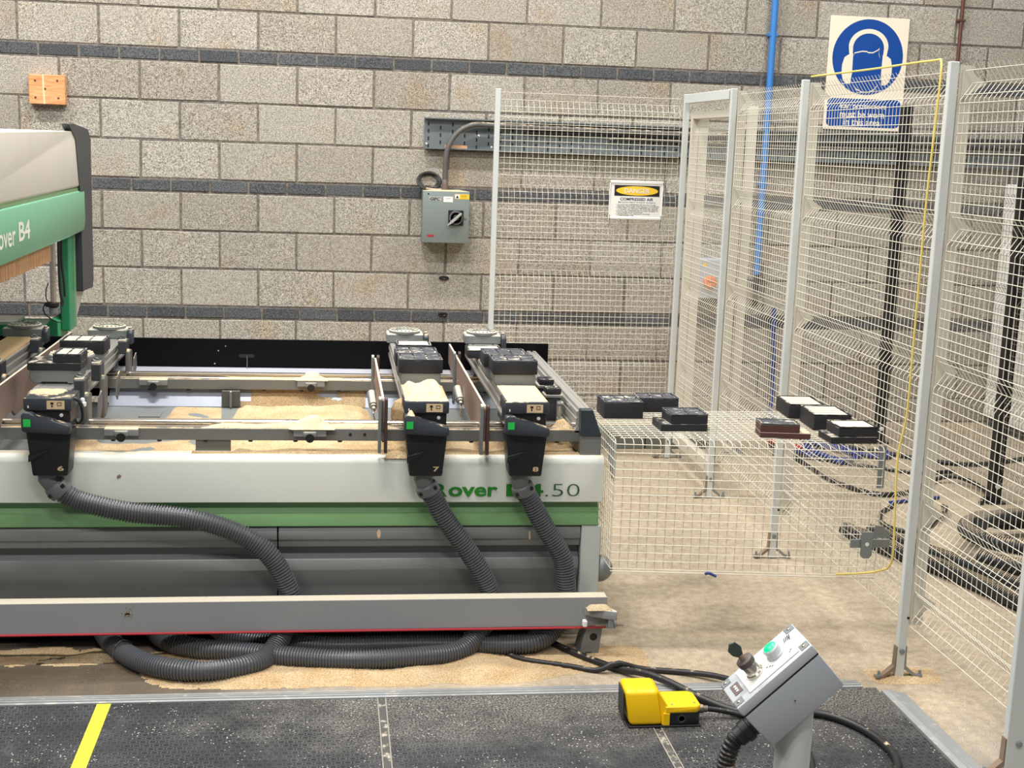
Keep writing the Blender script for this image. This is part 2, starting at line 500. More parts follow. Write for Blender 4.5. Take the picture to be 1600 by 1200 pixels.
# ------------------------------------------------------------------ setting: floor and block wall
fl = MB().box(-4.5, 9.5, -10.5, .3, -.2, 0).build('floor', 'floor', None, smooth=0)
fl['kind'] = 'structure'
# put the floor's origin at the world origin so its texture lines up with the layout
for v in fl.data.vertices: v.co += fl.location
fl.location = (0, 0, 0)

wall = MB().box(-1.35, 7.35, .0055, .22, 0, 3.33).build('wall_back', 'mortar', None, smooth=0)
wall['kind'] = 'structure'
def unit_mesh(nm, L, H, mat, k):
    rs = random.Random(k)
    m = MB(); j = lambda: rs.uniform(-.0022, .0022)
    m.hexa([(-L/2+j(), j()*.6, j()), (L/2+j(), j()*.6, j()), (L/2, .06, 0), (-L/2, .06, 0), (-L/2+j(), j()*.6, H+j()), (L/2+j(), j()*.6, H+j()), (L/2, .06, H), (-L/2, .06, H)], .0035)
    o = m.build(nm, mat, None, smooth=0); me = o.data; D.objects.remove(o); return me
BL = [unit_mesh('block', .438, .2135, 'block', k) for k in range(6)]
BLB = [unit_mesh('block', .438, .145, 'block', 40+k) for k in range(2)]
BR = [unit_mesh('brick', .2145, .0645, 'brick', 20+k) for k in range(4)]
def place_unit(nm, mes, x, z):
    o = D.objects.new(nm, random.choice(mes)); COL.objects.link(o); o.parent = wall
    o.location = Vector((x, .0305+random.uniform(-.0015, .002), z))-Vector(wall['w'])
rows = []; z = 2.18
zz = 2.18
for nb, off in ((0, 0), (1, .5), (2, 0)): rows.append(('b', 2.18+.225*nb, off))
rows.append(('k', 2.855, 0))
rows.append(('b', 2.93, .5)); rows.append(('x', 3.155, 0))
rows += [('k', 2.105, 0), ('b', 1.88, .5), ('b', 1.655, 0), ('b', 1.43, .5), ('k', 1.355, .25), ('b', 1.13, 0), ('b', .905, .5), ('b', .68, 0), ('k', .605, .6), ('b', .38, .5), ('b', .155, 0), ('s', 0.003, .5)]
for kind, z0, off in rows:
    if kind in 'bs':
        for i in range(-3, 17):
            x = (i+off+.5)*.45
            if -1.3 < x-.2 and x+.2 < 7.3: place_unit('block', BL if kind == 'b' else BLB, x, z0+.005)
    elif kind == 'k':
        for i in range(-6, 33):
            x = .1125+(i+off+.5)*.225
            if -1.3 < x-.1 and x+.1 < 7.3: place_unit('brick', BR, x, z0+.005)

# ------------------------------------------------------------------ mats, edge strips, tape
def rubber_mat(x0, x1, label):
    o = MB().box(x0, x1, -6.9, -4.232, .0005, .012, .003).build('rubber_mat', 'rubber', None, smooth=0)
    for v in o.data.vertices: v.co += o.location
    o.location = (0, 0, 0)
    tag(o, label, 'mat', None)
rubber_mat(-1.2, 1.938, 'black rubber mat with a yellow tape line across it, left of the seams')
rubber_mat(1.96, 2.742, 'dust-strewn black rubber mat between the two seams, left of the foot pedal')
rubber_mat(2.768, 3.545, 'black rubber mat under the grey button box at the right')
for k, (x, mt) in enumerate(((1.949, 'trim_3'), (2.755, 'trim_4'))):
    o = MB().box(x-.0105, x+.0125, -6.9, -4.232, .0005, .0095, .002).build(mt, pbr('seam_strip', (74, 73, 71), .6, var=.2, scale=40, dust=.25, dcol=(170, 162, 148)), None); o['kind'] = 'structure'
    for e in (-.0135, .0105):
        q = MB().box(x+e, x+e+.004, -6.9, -4.232, .0096, .0128, .001).build('seam_edge', pbr('dusty_seam_edge', (150, 144, 132), .8, var=.3, scale=50), o)
def strip(name, pts, a, c, axis):
    o = MB().prism(axis, pts, a, c).build(name, 'trim', None, smooth=0); o['kind'] = 'structure'
strip('trim_1', [(-4.232, .0005), (-4.232, .015), (-4.222, .016), (-4.221, .010), (-4.215, .010), (-4.214, .016), (-4.204, .016), (-4.203, .009), (-4.197, .009), (-4.196, .015), (-4.186, .014), (-4.185, .007), (-4.179, .007), (-4.178, .012), (-4.145, .003), (-4.145, .0005)], -1.2, 3.50, 'X')
strip('trim_2', [(3.55, .0005), (3.55, .014), (3.565, .016), (3.567, .012), (3.575, .012), (3.577, .016), (3.59, .014), (3.592, .010), (3.60, .008), (3.63, .003), (3.63, .0005)], -6.9, -4.26, 'Y')
o = MB().box(1.103, 1.144, -6.5, -4.235, .0122, .0134, .0003).build('floor_tape', 'tape', None)
tag(o, 'bright yellow tape line stuck across the black mat', 'tape')

# ------------------------------------------------------------------ fence
FOLDS = [1.932, 1.489, 1.036, .568, .263]
def fold_off(z, folds=FOLDS, d=.036, hw=.052):
    for f in folds:
        t = abs(z-f)
        if t < hw: return d*(1-t/hw)
    return 0
def mesh_wires(p0, p1, z0, z1, nrm, folds=FOLDS, pitch=.03, r=.00125, d=.036, vx=True):
    m = MB(); p0 = Vector(p0); p1 = Vector(p1); nrm = Vector(nrm); L = (p1-p0).length; t = (p1-p0)/L
    n = int(round(L/pitch))
    zs = [z0]
    for f in sorted(folds):
        for q in (-.052, -.036, 0, .036, .052):
            if z0 < f+q < z1: zs.append(f+q)
    zs.append(z1)
    P = lambda u, z, e=0: (p0.x+t.x*u+nrm.x*(fold_off(z, folds, d)+e), p0.y+t.y*u+nrm.y*(fold_off(z, folds, d)+e), z)
    for i in range(n+1):
        u = L*i/n
        for a, b in zip(zs, zs[1:]): m.wire(P(u, a), P(u, b), r)
    # cross wires: even rows between folds, one on every fold line
    hz = []
    z = z0
    while z <= z1+.001:
        if all(abs(z-f) > .045 for f in folds): hz.append(z)
        z += pitch
    for f in folds: hz += [f, f-.036, f+.036]
    for z in hz:
        if z0 <= z <= z1+.001: m.wire(P(0, z, -2*r), P(L, z, -2*r), r)
    return m
def edge_strip(x0, y, zlo=.19, zhi=1.985):
    """flat edge bar of a panel with its little fold gussets"""
    m = MB(); m.box(x0, x0+.045, y, y+.004, zlo, zhi)
    for f in FOLDS: m.prism('Y', [(x0+.01, f-.05), (x0+.085, f), (x0+.01, f+.05)], y-.006, y-.002)
    return m
FX = 3.679
def fence_post(x, y, label, wide=.029, h=1.995, rust=True):
    t = thing('fence_post', (x, y, 0), label, 'post')
    m = MB(); m.box(x-wide/2, x+wide/2, y-.010, y+.014, .003, h, .002); m.build('column', 'fpost', t)
    for sgn in (-1, 1):
        a, b = (x+sgn*wide/2, x+sgn*(wide/2+.045))
        m = MB()
        m.prism('Y', [(a, .115), (a+sgn*.004, .115), (a+sgn*.006, .048), (b, .014), (b+sgn*.02, .012), (b+sgn*.02, .002), (b, .003), (a, .036)], y-.009, y+.013)
        m.build('foot_bracket', 'rust' if sgn < 0 and rust else 'galv', t)
        MB().lathe((b+sgn*.012, y-.006, .009), (0, 0, 1), [(0, .009), (.008, .009), (.009, .005), (.022, .005)], 8).build('anchor_bolt', 'galv', t)
    MB().lathe((x, y-.0105, .10), (0, -1, 0), [(0, .009), (.006, .009), (.008, .004)], 8).build('bolt', 'galv', t)
    MB().lathe((x+.012, y-.0102, .215), (0, -1, 0), [(0, .005), (.001, .005)], 8).build('bolt_hole', 'blank', t)
    return t
fence_post(3.66, -4.14, 'pale grey fence post with a bolted foot, nearest full-height post')
fence_post(3.66, -2.84, 'pale grey fence post rising behind the right end of the wire cage')
fence_post(3.66, -1.87, 'slim pale grey fence post on the near side of the gate')
fence_post(3.66, -1.02, 'pale grey corner post where the fence turns left past the danger sign', wide=.031)
fence_post(3.70, -4.83, 'close-up grey post cut off by the right edge of the photo', wide=.07)
def fence_panel(y0, y1, label):
    t = thing('wire_fence', (FX, (y0+y1)/2, .19), label, 'fence panel')
    mesh_wires((FX, y0, 0), (FX, y1, 0), .19, 1.985, (1, 0, 0)).build('wires', 'wire', t, smooth=0, kind='stuff')
    edge_strip(FX-.002, y1+.016).build('edge_strip', 'strip', t, smooth=0)
    return t
fence_panel(-4.80, -4.165, 'cream wire mesh panel nearest the camera, right of the nearest full post')
fence_panel(-4.115, -2.865, 'cream wire mesh panel in front of the blue ear protection sign')
fence_panel(-2.815, -1.895, 'cream wire mesh panel crossed by the blue pipe, beside the gate')
# gate between the corner post and the slim post
t = thing('mesh_gate', (FX, -1.45, .1), 'cream framed mesh gate under a lintel beside the corner post', 'gate')
mesh_wires((FX, -1.85, 0), (FX, -1.09, 0), .16, 1.88, (1, 0, 0), folds=[1.83, 1.40, .97, .52]).build('wires', 'wire', t, smooth=0, kind='stuff')
for y0, y1 in ((-1.86, -1.825), (-1.10, -1.065)): box('stile', 'strip', t, FX-.005, FX+.035, y0, y1, .10, 1.90)
for z0, z1 in ((1.865, 1.90), (.10, .16)): box('rail', 'strip', t, FX-.004, FX+.034, -1.826, -1.099, z0, z1)
edge = MB().box(FX+.036, FX+.085, -1.10, -1.096, .16, 1.865).build('edge_strip', 'strip', t)
box('lintel', 'fpost', t, 3.64, 3.685, -1.846, -1.046, 1.945, 1.992)
# return panel parallel to the wall
t = thing('wire_fence', (3.15, -1.02, .19), 'white wire mesh panel facing the camera that carries the danger sign', 'fence panel')
mesh_wires((2.655, -1.02, 0), (3.628, -1.02, 0), .19, 1.98, (0, 1, 0)).build('wires', 'wire', t, smooth=0, kind='stuff')
box('edge_post', 'fpost', t, 2.628, 2.655, -1.035, -1.005, .06, 1.985)
for sgn in (-1, 1): box('post_foot', 'galv', t, 2.641+sgn*.012-.02, 2.641+sgn*.012+.02, -1.06, -.98, 0.001+.0005*(sgn+1), .0605 if sgn < 0 else .02)
# far black framed fence
for y, x, lab in ((-.6, 5.08, 'black square post against the wall, right of the ear protection sign'), (-1.96, 5.12, 'thick black post standing in front of the white cabinet at the right')):
    t = thing('fence_post', (x, y, 0), lab, 'post')
    box('column', 'bframe', t, x-.028, x+.028, y-.03, y+.03, .004, 2.0)
    box('base_plate', 'bframe', t, x-.05, x+.05, y-.05, y+.05, .0005, .008)
    MB().lathe((x, y-.0305, .09), (0, -1, 0), [(0, .014), (.004, .014), (.006, .005)], 8).build('bolt', 'pad', t)
for (ya, yb, lab) in ((-1.925, -.64, 'dull wire mesh panel between the two black posts'), (-3.3, -1.995, 'dull wire mesh panel running right from the thick black post')):
    t = thing('wire_fence', (5.11, (ya+yb)/2, .12), lab, 'fence panel')
    mesh_wires((5.11, ya, 0), (5.11, yb, 0), .10, 1.97, (1, 0, 0), folds=[1.92, 1.495, 1.04, .57, .15]).build('wires', 'dwire', t, smooth=0, kind='stuff')
t = thing('fence_post', (4.08, -.85, 0), 'pale grey steel post standing beyond the gate, left of the blue pipe', 'post')
box('column', 'strip', t, 4.055, 4.105, -.875, -.83, .006, 1.95)
box('base_plate', 'galv', t, 4.02, 4.14, -.90, -.80, .0005, .008)
# yellow cable tied down the fence
o = cord(None, 'yellow_cable', [(3.66, -2.9, 2.005), (3.655, -3.5, 2.003), (3.65, -4.02, 2.004), (3.645, -4.085, 1.985), (3.64, -4.09, 1.80), (3.638, -4.08, 1.54), (3.64, -4.075, 1.07), (3.64, -4.07, .87), (3.628, -4.06, .74), (3.632, -4.065, .56), (3.64, -4.06, .38), (3.62, -4.02, .335), (3.56, -3.98, .312), (3.48, -3.96, .303)], .0036, 'ycable')
tag(o, 'thin yellow cable running along the fence top and down beside the nearest post', 'cable')

# danger sign
t = thing('danger_sign', (3.4, -1.03, 1.33), 'white danger compressed air sign wired onto the mesh panel', 'sign')
SY = -1.034
MB().prism('Y', [(3.262, 1.330), (3.548, 1.333), (3.548, 1.524), (3.268, 1.524)], SY, SY+.006).build('board', 'white', t, smooth=0)
box('top_rail', 'white', t, 3.262, 3.552, SY-.004, SY+.004, 1.515, 1.530)
box('bottom_rail', 'white', t, 3.258, 3.552, SY-.004, SY+.004, 1.324, 1.337)
for xx in (3.258, 3.546): box('side_rail', 'white', t, xx, xx+.006, SY-.003, SY+.004, 1.337, 1.515)
MB().poly([(3.285, SY-.0006, 1.448), (3.533, SY-.0006, 1.448), (3.533, SY-.0006, 1.505), (3.285, SY-.0006, 1.505)]).build('black_field', 'blank', t, smooth=0)
MB().poly([(3.409+.115*math.cos(a*math.pi/20), SY-.0012, 1.4765+.0245*math.sin(a*math.pi/20)) for a in range(40)]).build('yellow_oval', 'ypr', t, smooth=0)
UX, UZ = (1, 0, 0), (0, 0, 1)
text('lettering', 'DANGER', 'white', t, (3.340, SY-.0014, 1.464), UX, UZ, .138, .025, bold=.01)
text('lettering', 'COMPRESSED AIR', 'navy', t, (3.318, SY, 1.424), UX, UZ, .182, .0155, bold=.02)
text('lettering', 'MISUSE MAY RESULT IN INJURY OR DEATH', 'blank', t, (3.308, SY, 1.411), UX, UZ, .205, .0065, bold=.02)
for k, s in enumerate(('1. DO NOT USE COMPRESSED AIR FOR ANY OTHER', '    PURPOSE THAN THAT FOR WHICH IT IS SUPPLIED', '2. NEVER DIRECT A STREAM OF COMPRESSED AIR TOWARDS', '    YOUR BODY OR THE BODY OF ANOTHER PERSON', '3. DO NOT USE COMPRESSED AIR TO CLEAN YOURSELF OR', '    DUST FROM YOUR CLOTHING', '4. NEVER DIRECT AN AIRLINE AT ANYONE', '    COMPRESSED AIR')):
    text('lettering', s.strip(), 'blank', t, (3.297 if s[0] != ' ' else 3.303, SY, 1.4-k*.0083), UX, UZ, min(.232, .0052*len(s)), .0052, bold=.015)
for xx, zz in ((3.264, 1.30), (3.546, 1.30)):
    MB().tube([(xx, SY-.003, 1.345), (xx, SY-.004, 1.32), (xx-.004, SY-.004, 1.278)], .0014, 5).build('tie', 'blank', t)
MB().tube([(3.548, SY-.003, 1.522), (3.565, SY-.006, 1.50), (3.572, SY-.004, 1.465)], .0014, 5).build('tie', 'blank', t)

# ------------------------------------------------------------------ things on the wall
t = thing('wood_block', (.175, 0, 1.83), 'orange pine block screwed high on the block wall above the green gantry', 'wood block')
box('body', 'wood', t, .068, .268, -.055, -.001, 1.832, 1.998, .003)
MB().poly([(.147, -.0556, 1.834), (.158, -.0556, 1.834), (.152, -.0556, 1.996), (.143, -.0556, 1.996)]).build('pale_stripe', pbr('pale_grain', (240, 206, 164), .7), t, smooth=0)
for x, z in ((.104, 1.962), (.226, 1.966), (.158, 1.918), (.104, 1.868), (.230, 1.868)):
    MB().lathe((x, -.0545, z), (0, -1, 0), [(0, .0065), (.0012, .0065)], 10).build('screw', 'copper', t)

t = thing('cable_tray', (4.8, 0, 1.66), 'grey slotted steel cable tray fixed along the block wall', 'cable tray')
MB().prism('X', [(-.016, 1.657), (-.06, 1.657), (-.06, 1.664), (-.058, 1.664), (-.058, 1.660), (-.018, 1.660), (-.018, 1.837), (-.058, 1.837), (-.058, 1.833), (-.06, 1.833), (-.06, 1.840), (-.016, 1.840)], 2.326, 7.2).build('channel', 'ctray', t, smooth=0)
m = MB()
for i in range(66):
    x = 2.352+i*.0725
    for j in range(4):
        zc = 1.675+j*.043+(.0215 if i % 2 else 0)
        if zc < 1.825 and x < 7.1: m.box(x-.0045, x+.0045, -.0186, -.0175, zc-.011, zc+.011)
m.build('slots', 'blank', t, smooth=0, kind='stuff')
MB().prism('Y', [(2.447, 1.6605), (2.585, 1.6605), (2.582, 1.682), (2.45, 1.684)], -.054, -.040).build('brown_tape', pbr('parcel_tape', (200, 156, 118), .5), t)
for xx, zz in ((2.342, 1.684), (2.734, 1.676), (2.655, 1.742)): MB().lathe((xx, -.0182, zz), (0, -1, 0), [(0, .008), (.004, .008), (.006, .003)], 8).build('screw', 'prof', t)
t = thing('conduit', (2.45, -.08, 1.42), 'dark grey conduit curving from the switch box up into the cable tray', 'conduit')
cord(t, 'pipe', [(2.452, -.085, 1.43), (2.452, -.085, 1.58), (2.462, -.083, 1.655), (2.495, -.08, 1.725), (2.55, -.078, 1.78), (2.63, -.075, 1.808), (2.75, -.07, 1.806), (3.2, -.05, 1.80), (4.2, -.045, 1.795)], .0155, 'conduit', 12)
MB().lathe((2.452, -.085, 1.415), (0, 0, 1), [(0, .02), (.025, .02), (.026, .019), (.06, .018), (.062, .0165), (.066, .0165)], 14).build('gland', pbr('brown_gland', (104, 92, 84), .5), t)
for k, (z, c, nm, lab) in enumerate(((1.772, 'cable', 'cable', 'black cable lying in the wall tray, lowest of the tray cables'), (1.748, 'conduit', 'cable', 'grey cable lying low in the wall tray to the right of the mesh'))):
    o = cord(None, nm, [(2.95+k*.5, -.04, z), (3.6, -.042, z+.006), (4.6, -.04, z-.005), (5.6, -.042, z+.004), (7.1, -.04, z)], .009, c)
    tag(o, lab, 'cable')

t = thing('isolator_switch', (2.456, -.07, 1.1), 'grey isolator switch box with black rotary handle on the block wall', 'switch box')
box('enclosure', 'isol', t, 2.320, 2.595, -.13, -.001, 1.108, 1.410, .004)
box('door', 'isol', t, 2.318, 2.597, -.152, -.1315, 1.106, 1.413, .004, 2)
IY = -.152
box('handle_plate', 'black', t, 2.472, 2.562, IY-.008, IY, 1.212, 1.302, .003)
MB().lathe((2.517, IY-.008, 1.257), (0, -1, 0), [(0, .044), (.006, .044), (.008, .040), (.009, .030), (.006, .028), (.006, .02), (.02, .018), (.022, .014)], 28).build('dial', 'black', t)
MB().lathe((2.517, IY-.0165, 1.257), (0, -1, 0), [(0, .0385), (.0006, .0385), (.0006, .036), (0, .036)], 28).build('dial_ring', pbr('grey_ring', (150, 150, 146), .5), t)
m = MB(); m.prism('Y', [(-.068, -.003), (-.03, -.008), (.035, -.007), (.045, 0), (.035, .007), (-.03, .008), (-.068, .003)], -.014, 0, .002)
m.X = Matrix.Translation((2.517, IY-.022, 1.257)) @ Matrix.Rotation(math.radians(-42), 4, 'Y')
m.build('lever', pbr('lever_grey', (170, 168, 162), .4), t)
MB().lathe((2.572, IY, 1.258), (0, -1, 0), [(0, .007), (.005, .007), (.006, .003)], 12).build('lock_screw', 'chrome', t)
MB().lathe((2.351, IY, 1.394), (0, -1, 0), [(0, .005), (.001, .005)], 10).build('lock_hole', 'blank', t)
for nm, c, x0, x1, z0, z1 in (('name_plate', pbr('pale_plate', (186, 190, 180), .5), 2.357, 2.427, 1.355, 1.378), ('white_label', 'white', 2.441, 2.497, 1.348, 1.381), ('warning_label', 'ypr', 2.508, 2.594, 1.368, 1.397), ('red_badge', 'red', 2.349, 2.388, 1.141, 1.154)):
    MB().box(x0, x1, IY-.001, IY, z0, z1).build(nm, c, t, smooth=0)
text('lettering', 'GEC', 'blank', t, (2.360, IY-.0011, 1.358), UX, UZ, .064, .017, bold=.03, shear=.3)
text('lettering', 'ISOLATOR', 'blank', t, (2.455, IY-.0011, 1.367), UX, UZ, .028, .0045)
MB().box(2.510, 2.536, IY-.0014, IY-.001, 1.370, 1.395).build('warning_panel', 'white', t, smooth=0)
MB().poly([(2.514, IY-.0017, 1.373), (2.532, IY-.0017, 1.373), (2.523, IY-.0017, 1.392)]).build('warning_triangle', 'blank', t, smooth=0)
text('lettering', 'DANGER', 'blank', t, (2.545, IY-.0011, 1.384), UX, UZ, .036, .006)
text('lettering', '415 VOLTS', 'blank', t, (2.545, IY-.0011, 1.374), UX, UZ, .036, .005)
drift('dust_crust', 'psand', 2.322, 2.592, -.148, -.004, 1.411, .008, None, cell=.012, seed=4, parent=t)
t = thing('cable_coil', (2.36, -.05, 1.415), 'small coil of black cable leaning on the wall above the switch box', 'cable')
for k, rr in enumerate((.064, .057, .050)):
    a = [(2.36+rr*1.08*math.cos(q*math.pi/18), -.052+.006*k+.035*math.sin(q*math.pi/18), 1.466+rr*.78*math.sin(q*math.pi/18)) for q in range(36)]
    MB().tube(a, .0075, 8, closed=True).build('loop', 'cable', t)
cord(t, 'tail', [(2.34, -.09, 1.424), (2.40, -.09, 1.419), (2.47, -.08, 1.421)], .005, pbr('tan_tie', (190, 170, 150), .6))
for z, lab in ((.881, 'small black eyelet in the mortar joint under the switch box, upper one'), (.657, 'small black eyelet at the top of the lowest dark brick band, lower one')):
    a = [(2.468+.026*math.cos(q*math.pi/10), -.008, z+.008*math.sin(q*math.pi/10)) for q in range(20)]
    o = MB().tube(a, .0055, 6, closed=True).build('wall_eyelet', 'cable', None); tag(o, lab, 'eyelet')

# ear protection sign
t = thing('ear_protection_sign', (5.05, -.01, 1.86), 'large blue and cream ear protectors sign on the block wall', 'sign')
EY = -.012
box('board', 'cream', t, 4.803, 5.312, EY, -.002, 1.862, 2.546, .001)
cx, cz, R = 5.058, 2.305, .228
def flat(nm, pts, mat, k): MB().poly([(x, EY-.0006*k, z) for x, z in pts]).build(nm, mat, t, smooth=0)
flat('blue_disc', [(cx+R*math.cos(a*math.pi/32), cz+R*math.sin(a*math.pi/32)) for a in range(64)], 'blue', 1)
# headband: outer and inner arcs, quad strip
m = MB(); N = 20; prev = None
for i in range(N+1):
    a = math.pi*(1-i/N)
    o1 = (cx+.128*math.cos(a), cz+.062+.108*math.sin(a)); o2 = (cx+.100*math.cos(a), cz+.055+.088*math.sin(a))
    q = [m.bm.verts.new((p[0], EY-.0014, p[1])) for p in (o1, o2)]
    if prev: m.face([prev[0], prev[1], q[1], q[0]])
    prev = q
for sx in (-1, 1):
    m.poly([(cx+sx*p, EY-.0014, cz+q) for p, q in ((.128, .063), (.100, .056), (.098, -.005), (.118, -.005))])
m.build('headband', 'cream', t, smooth=0)
for sx in (-1, 1):
    flat('ear_cup', [(cx+sx*p, cz+q) for p, q in ((.096, .02), (.125, .012), (.150, -.005), (.162, -.05), (.162, -.10), (.150, -.145), (.128, -.165), (.102, -.165), (.094, -.10))], 'cream', 2)
m = MB()
hl = [(-.092, .005), (-.088, .022), (-.04, .034), (-.01, .034), (.0, .028), (.03, .028), (.06, .044), (.072, .056), (.068, .03), (.078, .0)]
for (a, b), (c, d) in zip(hl, hl[1:]): m.poly([(cx+a, EY-.0016, cz+b-.003), (cx+c, EY-.0016, cz+d-.003), (cx+c, EY-.0016, cz+d+.004), (cx+a, EY-.0016, cz+b+.004)])
cl = [(-.085, -.165), (-.06, -.195), (-.02, -.212), (.02, -.212), (.055, -.195), (.078, -.165)]
for (a, b), (c, d) in zip(cl, cl[1:]): m.poly([(cx+a, EY-.0016, cz+b-.003), (cx+c, EY-.0016, cz+d-.003), (cx+c, EY-.0016, cz+d+.004), (cx+a, EY-.0016, cz+b+.004)])
m.build('face_outline', 'cream', t, smooth=0)
rr = .03; pb = []
for qx, qz, a0 in ((5.296-rr, 1.880+rr, -90), (5.296-rr, 2.052-rr, 0), (4.820+rr, 2.052-rr, 90), (4.820+rr, 1.880+rr, 180)):
    for k in range(5): a = math.radians(a0+k*22.5); pb.append((qx+rr*math.cos(a), qz+rr*math.sin(a)))
flat('blue_panel', pb, 'blue', 1)
for s, x0, z0, w in (('Ear protectors', 4.905, 1.992, .30), ('must be worn', 4.905, 1.945, .29), ('in this area', 4.935, 1.898, .235)):
    text('lettering', s, 'cream', t, (x0, EY-.0006, z0-.008), UX, UZ, w, .042, bold=.014)

# pipes on the wall
t = thing('blue_pipe', (4.43, -.04, .94), 'bright blue air pipe running up the block wall behind the fence', 'pipe')
MB().cyl((4.432, -.045, .95), (4.432, -.045, 3.3), .021, n=14).build('pipe', 'bpipe', t)
MB().cyl((4.432, -.045, .75), (4.432, -.045, .95), .017, n=14).build('valve_body', 'cable', t)
MB().cyl((4.465, -.045, .80), (4.465, -.045, 1.02), .006, n=8).build('valve_rod', 'cable', t)
for z in (1.5, 2.4, 3.0): box('pipe_clip', 'bpipe', t, 4.405, 4.46, -.06, -.001, z, z+.02)
t = thing('copper_pipe', (5.64, -.02, 2.2), 'thin dull copper pipe on the wall at the upper right', 'pipe')
MB().cyl((5.642, -.022, 1.86), (5.642, -.022, 3.3), .011, n=10).build('pipe', 'copper', t)
box('pipe_clip', 'copper', t, 5.615, 5.668, -.034, -.001, 2.545, 2.558)
o = cord(None, 'blue_hose', [(4.56, -.04, .74), (4.572, -.05, .5), (4.585, -.06, .2), (4.57, -.12, .05), (4.60, -.5, .018), (4.72, -.9, .018), (4.95, -1.05, .018), (5.0, -.8, .018)], .014, 'dblue'); tag(o, 'dark blue hose hanging down the wall and looping on the floor behind the fence', 'hose')
t = thing('wall_enclosure', (4.08, -.12, .78), 'pale grey electrical enclosure on the wall behind the gate', 'switch box')
box('body', pbr('pale_enclosure', (176, 182, 190), .5), t, 3.975, 4.205, -.12, -.001, .80, 1.045, .004)
box('door', pbr('pale_enclosure_door', (184, 190, 198), .5), t, 3.978, 4.202, -.127, -.121, .803, 1.042, .002)
MB().poly([(4.05, -.1276, 1.0), (4.085, -.1276, 1.0), (4.0675, -.1276, 1.028)]).build('warning_triangle', 'ypr', t, smooth=0)
o = MB(); 
for a in range(7):
    an = a*.9; o.lathe((4.098+.025*math.cos(an), -.150-.004*(a % 3), .905+.018*math.sin(an)), (0, -1, .2), [(0, .018), (.012, .024), (.022, .017), (.026, .004)], 8)
o = o.build('work_glove', 'orange', None); tag(o, 'bunched orange glove hooked on the enclosure behind the gate', 'glove')
o = MB().box(4.18, 4.226, -.155, -.128, .88, .935, .008, 2).build('yellow_tag', 'ypr', None); tag(o, 'small yellow tag on the enclosure behind the gate', 'tag')

# trunking on the floor by the wall, white cabinet
t = thing('floor_trunking', (3.2, -.7, 0), 'low grey trunking lying on the floor behind the danger sign panel', 'trunking')
x = 2.72
for k, w in enumerate((.22, .19, .26, .2, .25)):
    box('trunking_panel', 'duct', t, x, x+w-.006, -.80, -.62, .001, .105, .004); x += w
box('black_end', 'bframe', t, x, x+.17, -.80, -.62, .001, .10, .004)
t = thing('white_cabinet', (6.3, -.4, 0), 'tall white cabinet against the wall at the right edge', 'cabinet')
CX = 6.03
box('carcass', 'white', t, CX, CX+.70, -.58, -.05, .06, 1.56, .006)
box('plinth_or_shade', 'slate', t, CX+.02, CX+.68, -.56, -.06, .001, .06)
for xx in (CX+.004, CX+.352): box('door', 'white', t, xx, xx+.344, -.60, -.581, .07, 1.552, .003)
for xx in (CX+.325, CX+.365): box('handle', 'galv', t, xx, xx+.012, -.618, -.601, .8, .95)

# ------------------------------------------------------------------ machine bed
Mc = thing('cnc_machine', (1.0, -3.2, 0), 'long cream green and grey machining centre bed across the picture', 'machine')
XL = -.8
MB().prism('X', [(-3.762, .503), (-3.764, .640), (-3.757, .655), (-3.745, .662), (-3.690, .662), (-3.690, .503)], XL, 2.714, .0015).build('front_cover', 'cover', Mc)
MB().prism('X', [(-3.690, .501), (-3.732, .501), (-3.736, .480), (-3.752, .468), (-3.756, .419), (-3.690, .419)], XL, 2.704, .0015).build('green_band', 'green', Mc)
box('bed_body', 'panel', Mc, XL, 2.62, -3.66, -2.50, .14, .55)
box('plinth_or_shade', 'bpanel', Mc, XL, 2.60, -3.70, -2.52, .0215, .1395, 0)  # added black block that paints in the deep shade under the bed
for x0, x1 in ((XL, 1.6125), (1.6175, 2.643)):
    MB().prism('X', [(-3.68, .417), (-3.742, .417), (-3.752, .405), (-3.752, .372), (-3.744, .366), (-3.744, .346), (-3.738, .342), (-3.68, .342)], x0, x1, .001).build('upper_panel', 'panel', Mc)
    MB().prism('X', [(-3.665, .334), (-3.706, .334), (-3.712, .312), (-3.738, .298), (-3.742, .262), (-3.728, .20), (-3.722, .13), (-3.665, .13)], x0, x1, .001).build('lower_panel', 'panel', Mc)
MB().prism('Y', [(2.646, .10), (2.714, .10), (2.714, .4175), (2.646, .4175)], -3.754, -3.62, .003).build('end_post', 'post', Mc)
MB().prism('X', [(-3.90, .108), (-3.90, .21), (-3.848, .21), (-3.848, .204), (-3.894, .204), (-3.894, .108)], XL, 2.716, .001).build('kick_beam', 'beam', Mc)
MB().tube(smooth_path([(XL, -3.903, .105), (1.0, -3.904, .106), (2.62, -3.904, .105), (2.66, -3.906, .107), (2.705, -3.915, .116)], .05), .004, 8).build('red_cord', 'red', Mc)
MB().prism('Z', [(2.638, -3.903), (2.652, -3.918), (2.700, -3.945), (2.738, -3.962), (2.742, -3.945), (2.722, -3.912), (2.706, -3.903)], .150, .178, .002).build('corner_bracket', 'beam', Mc)
MB().prism('X', [(-3.95, .118), (-3.95, .15), (-3.904, .16), (-3.904, .118)], 2.714, 2.732, .002).build('bracket_lug', 'panel', Mc)
MB().tube([(2.672, -3.93, .122), (2.768, -3.93, .122)], .0045, 8).build('threaded_rod', 'rust', Mc)
for xx in (2.708, 2.736): MB().lathe((xx, -3.93, .122), (1, 0, 0), [(0, .011), (.006, .011)], 6).build('nut', 'galv', Mc)
box('white_clip', 'pad', Mc, 2.632, 2.648, -3.925, -3.902, .112, .136, .004)
drift('bracket_dust', 'psand', 2.642, 2.725, -3.945, -3.905, .178, .014, None, cell=.006, seed=11, parent=Mc)
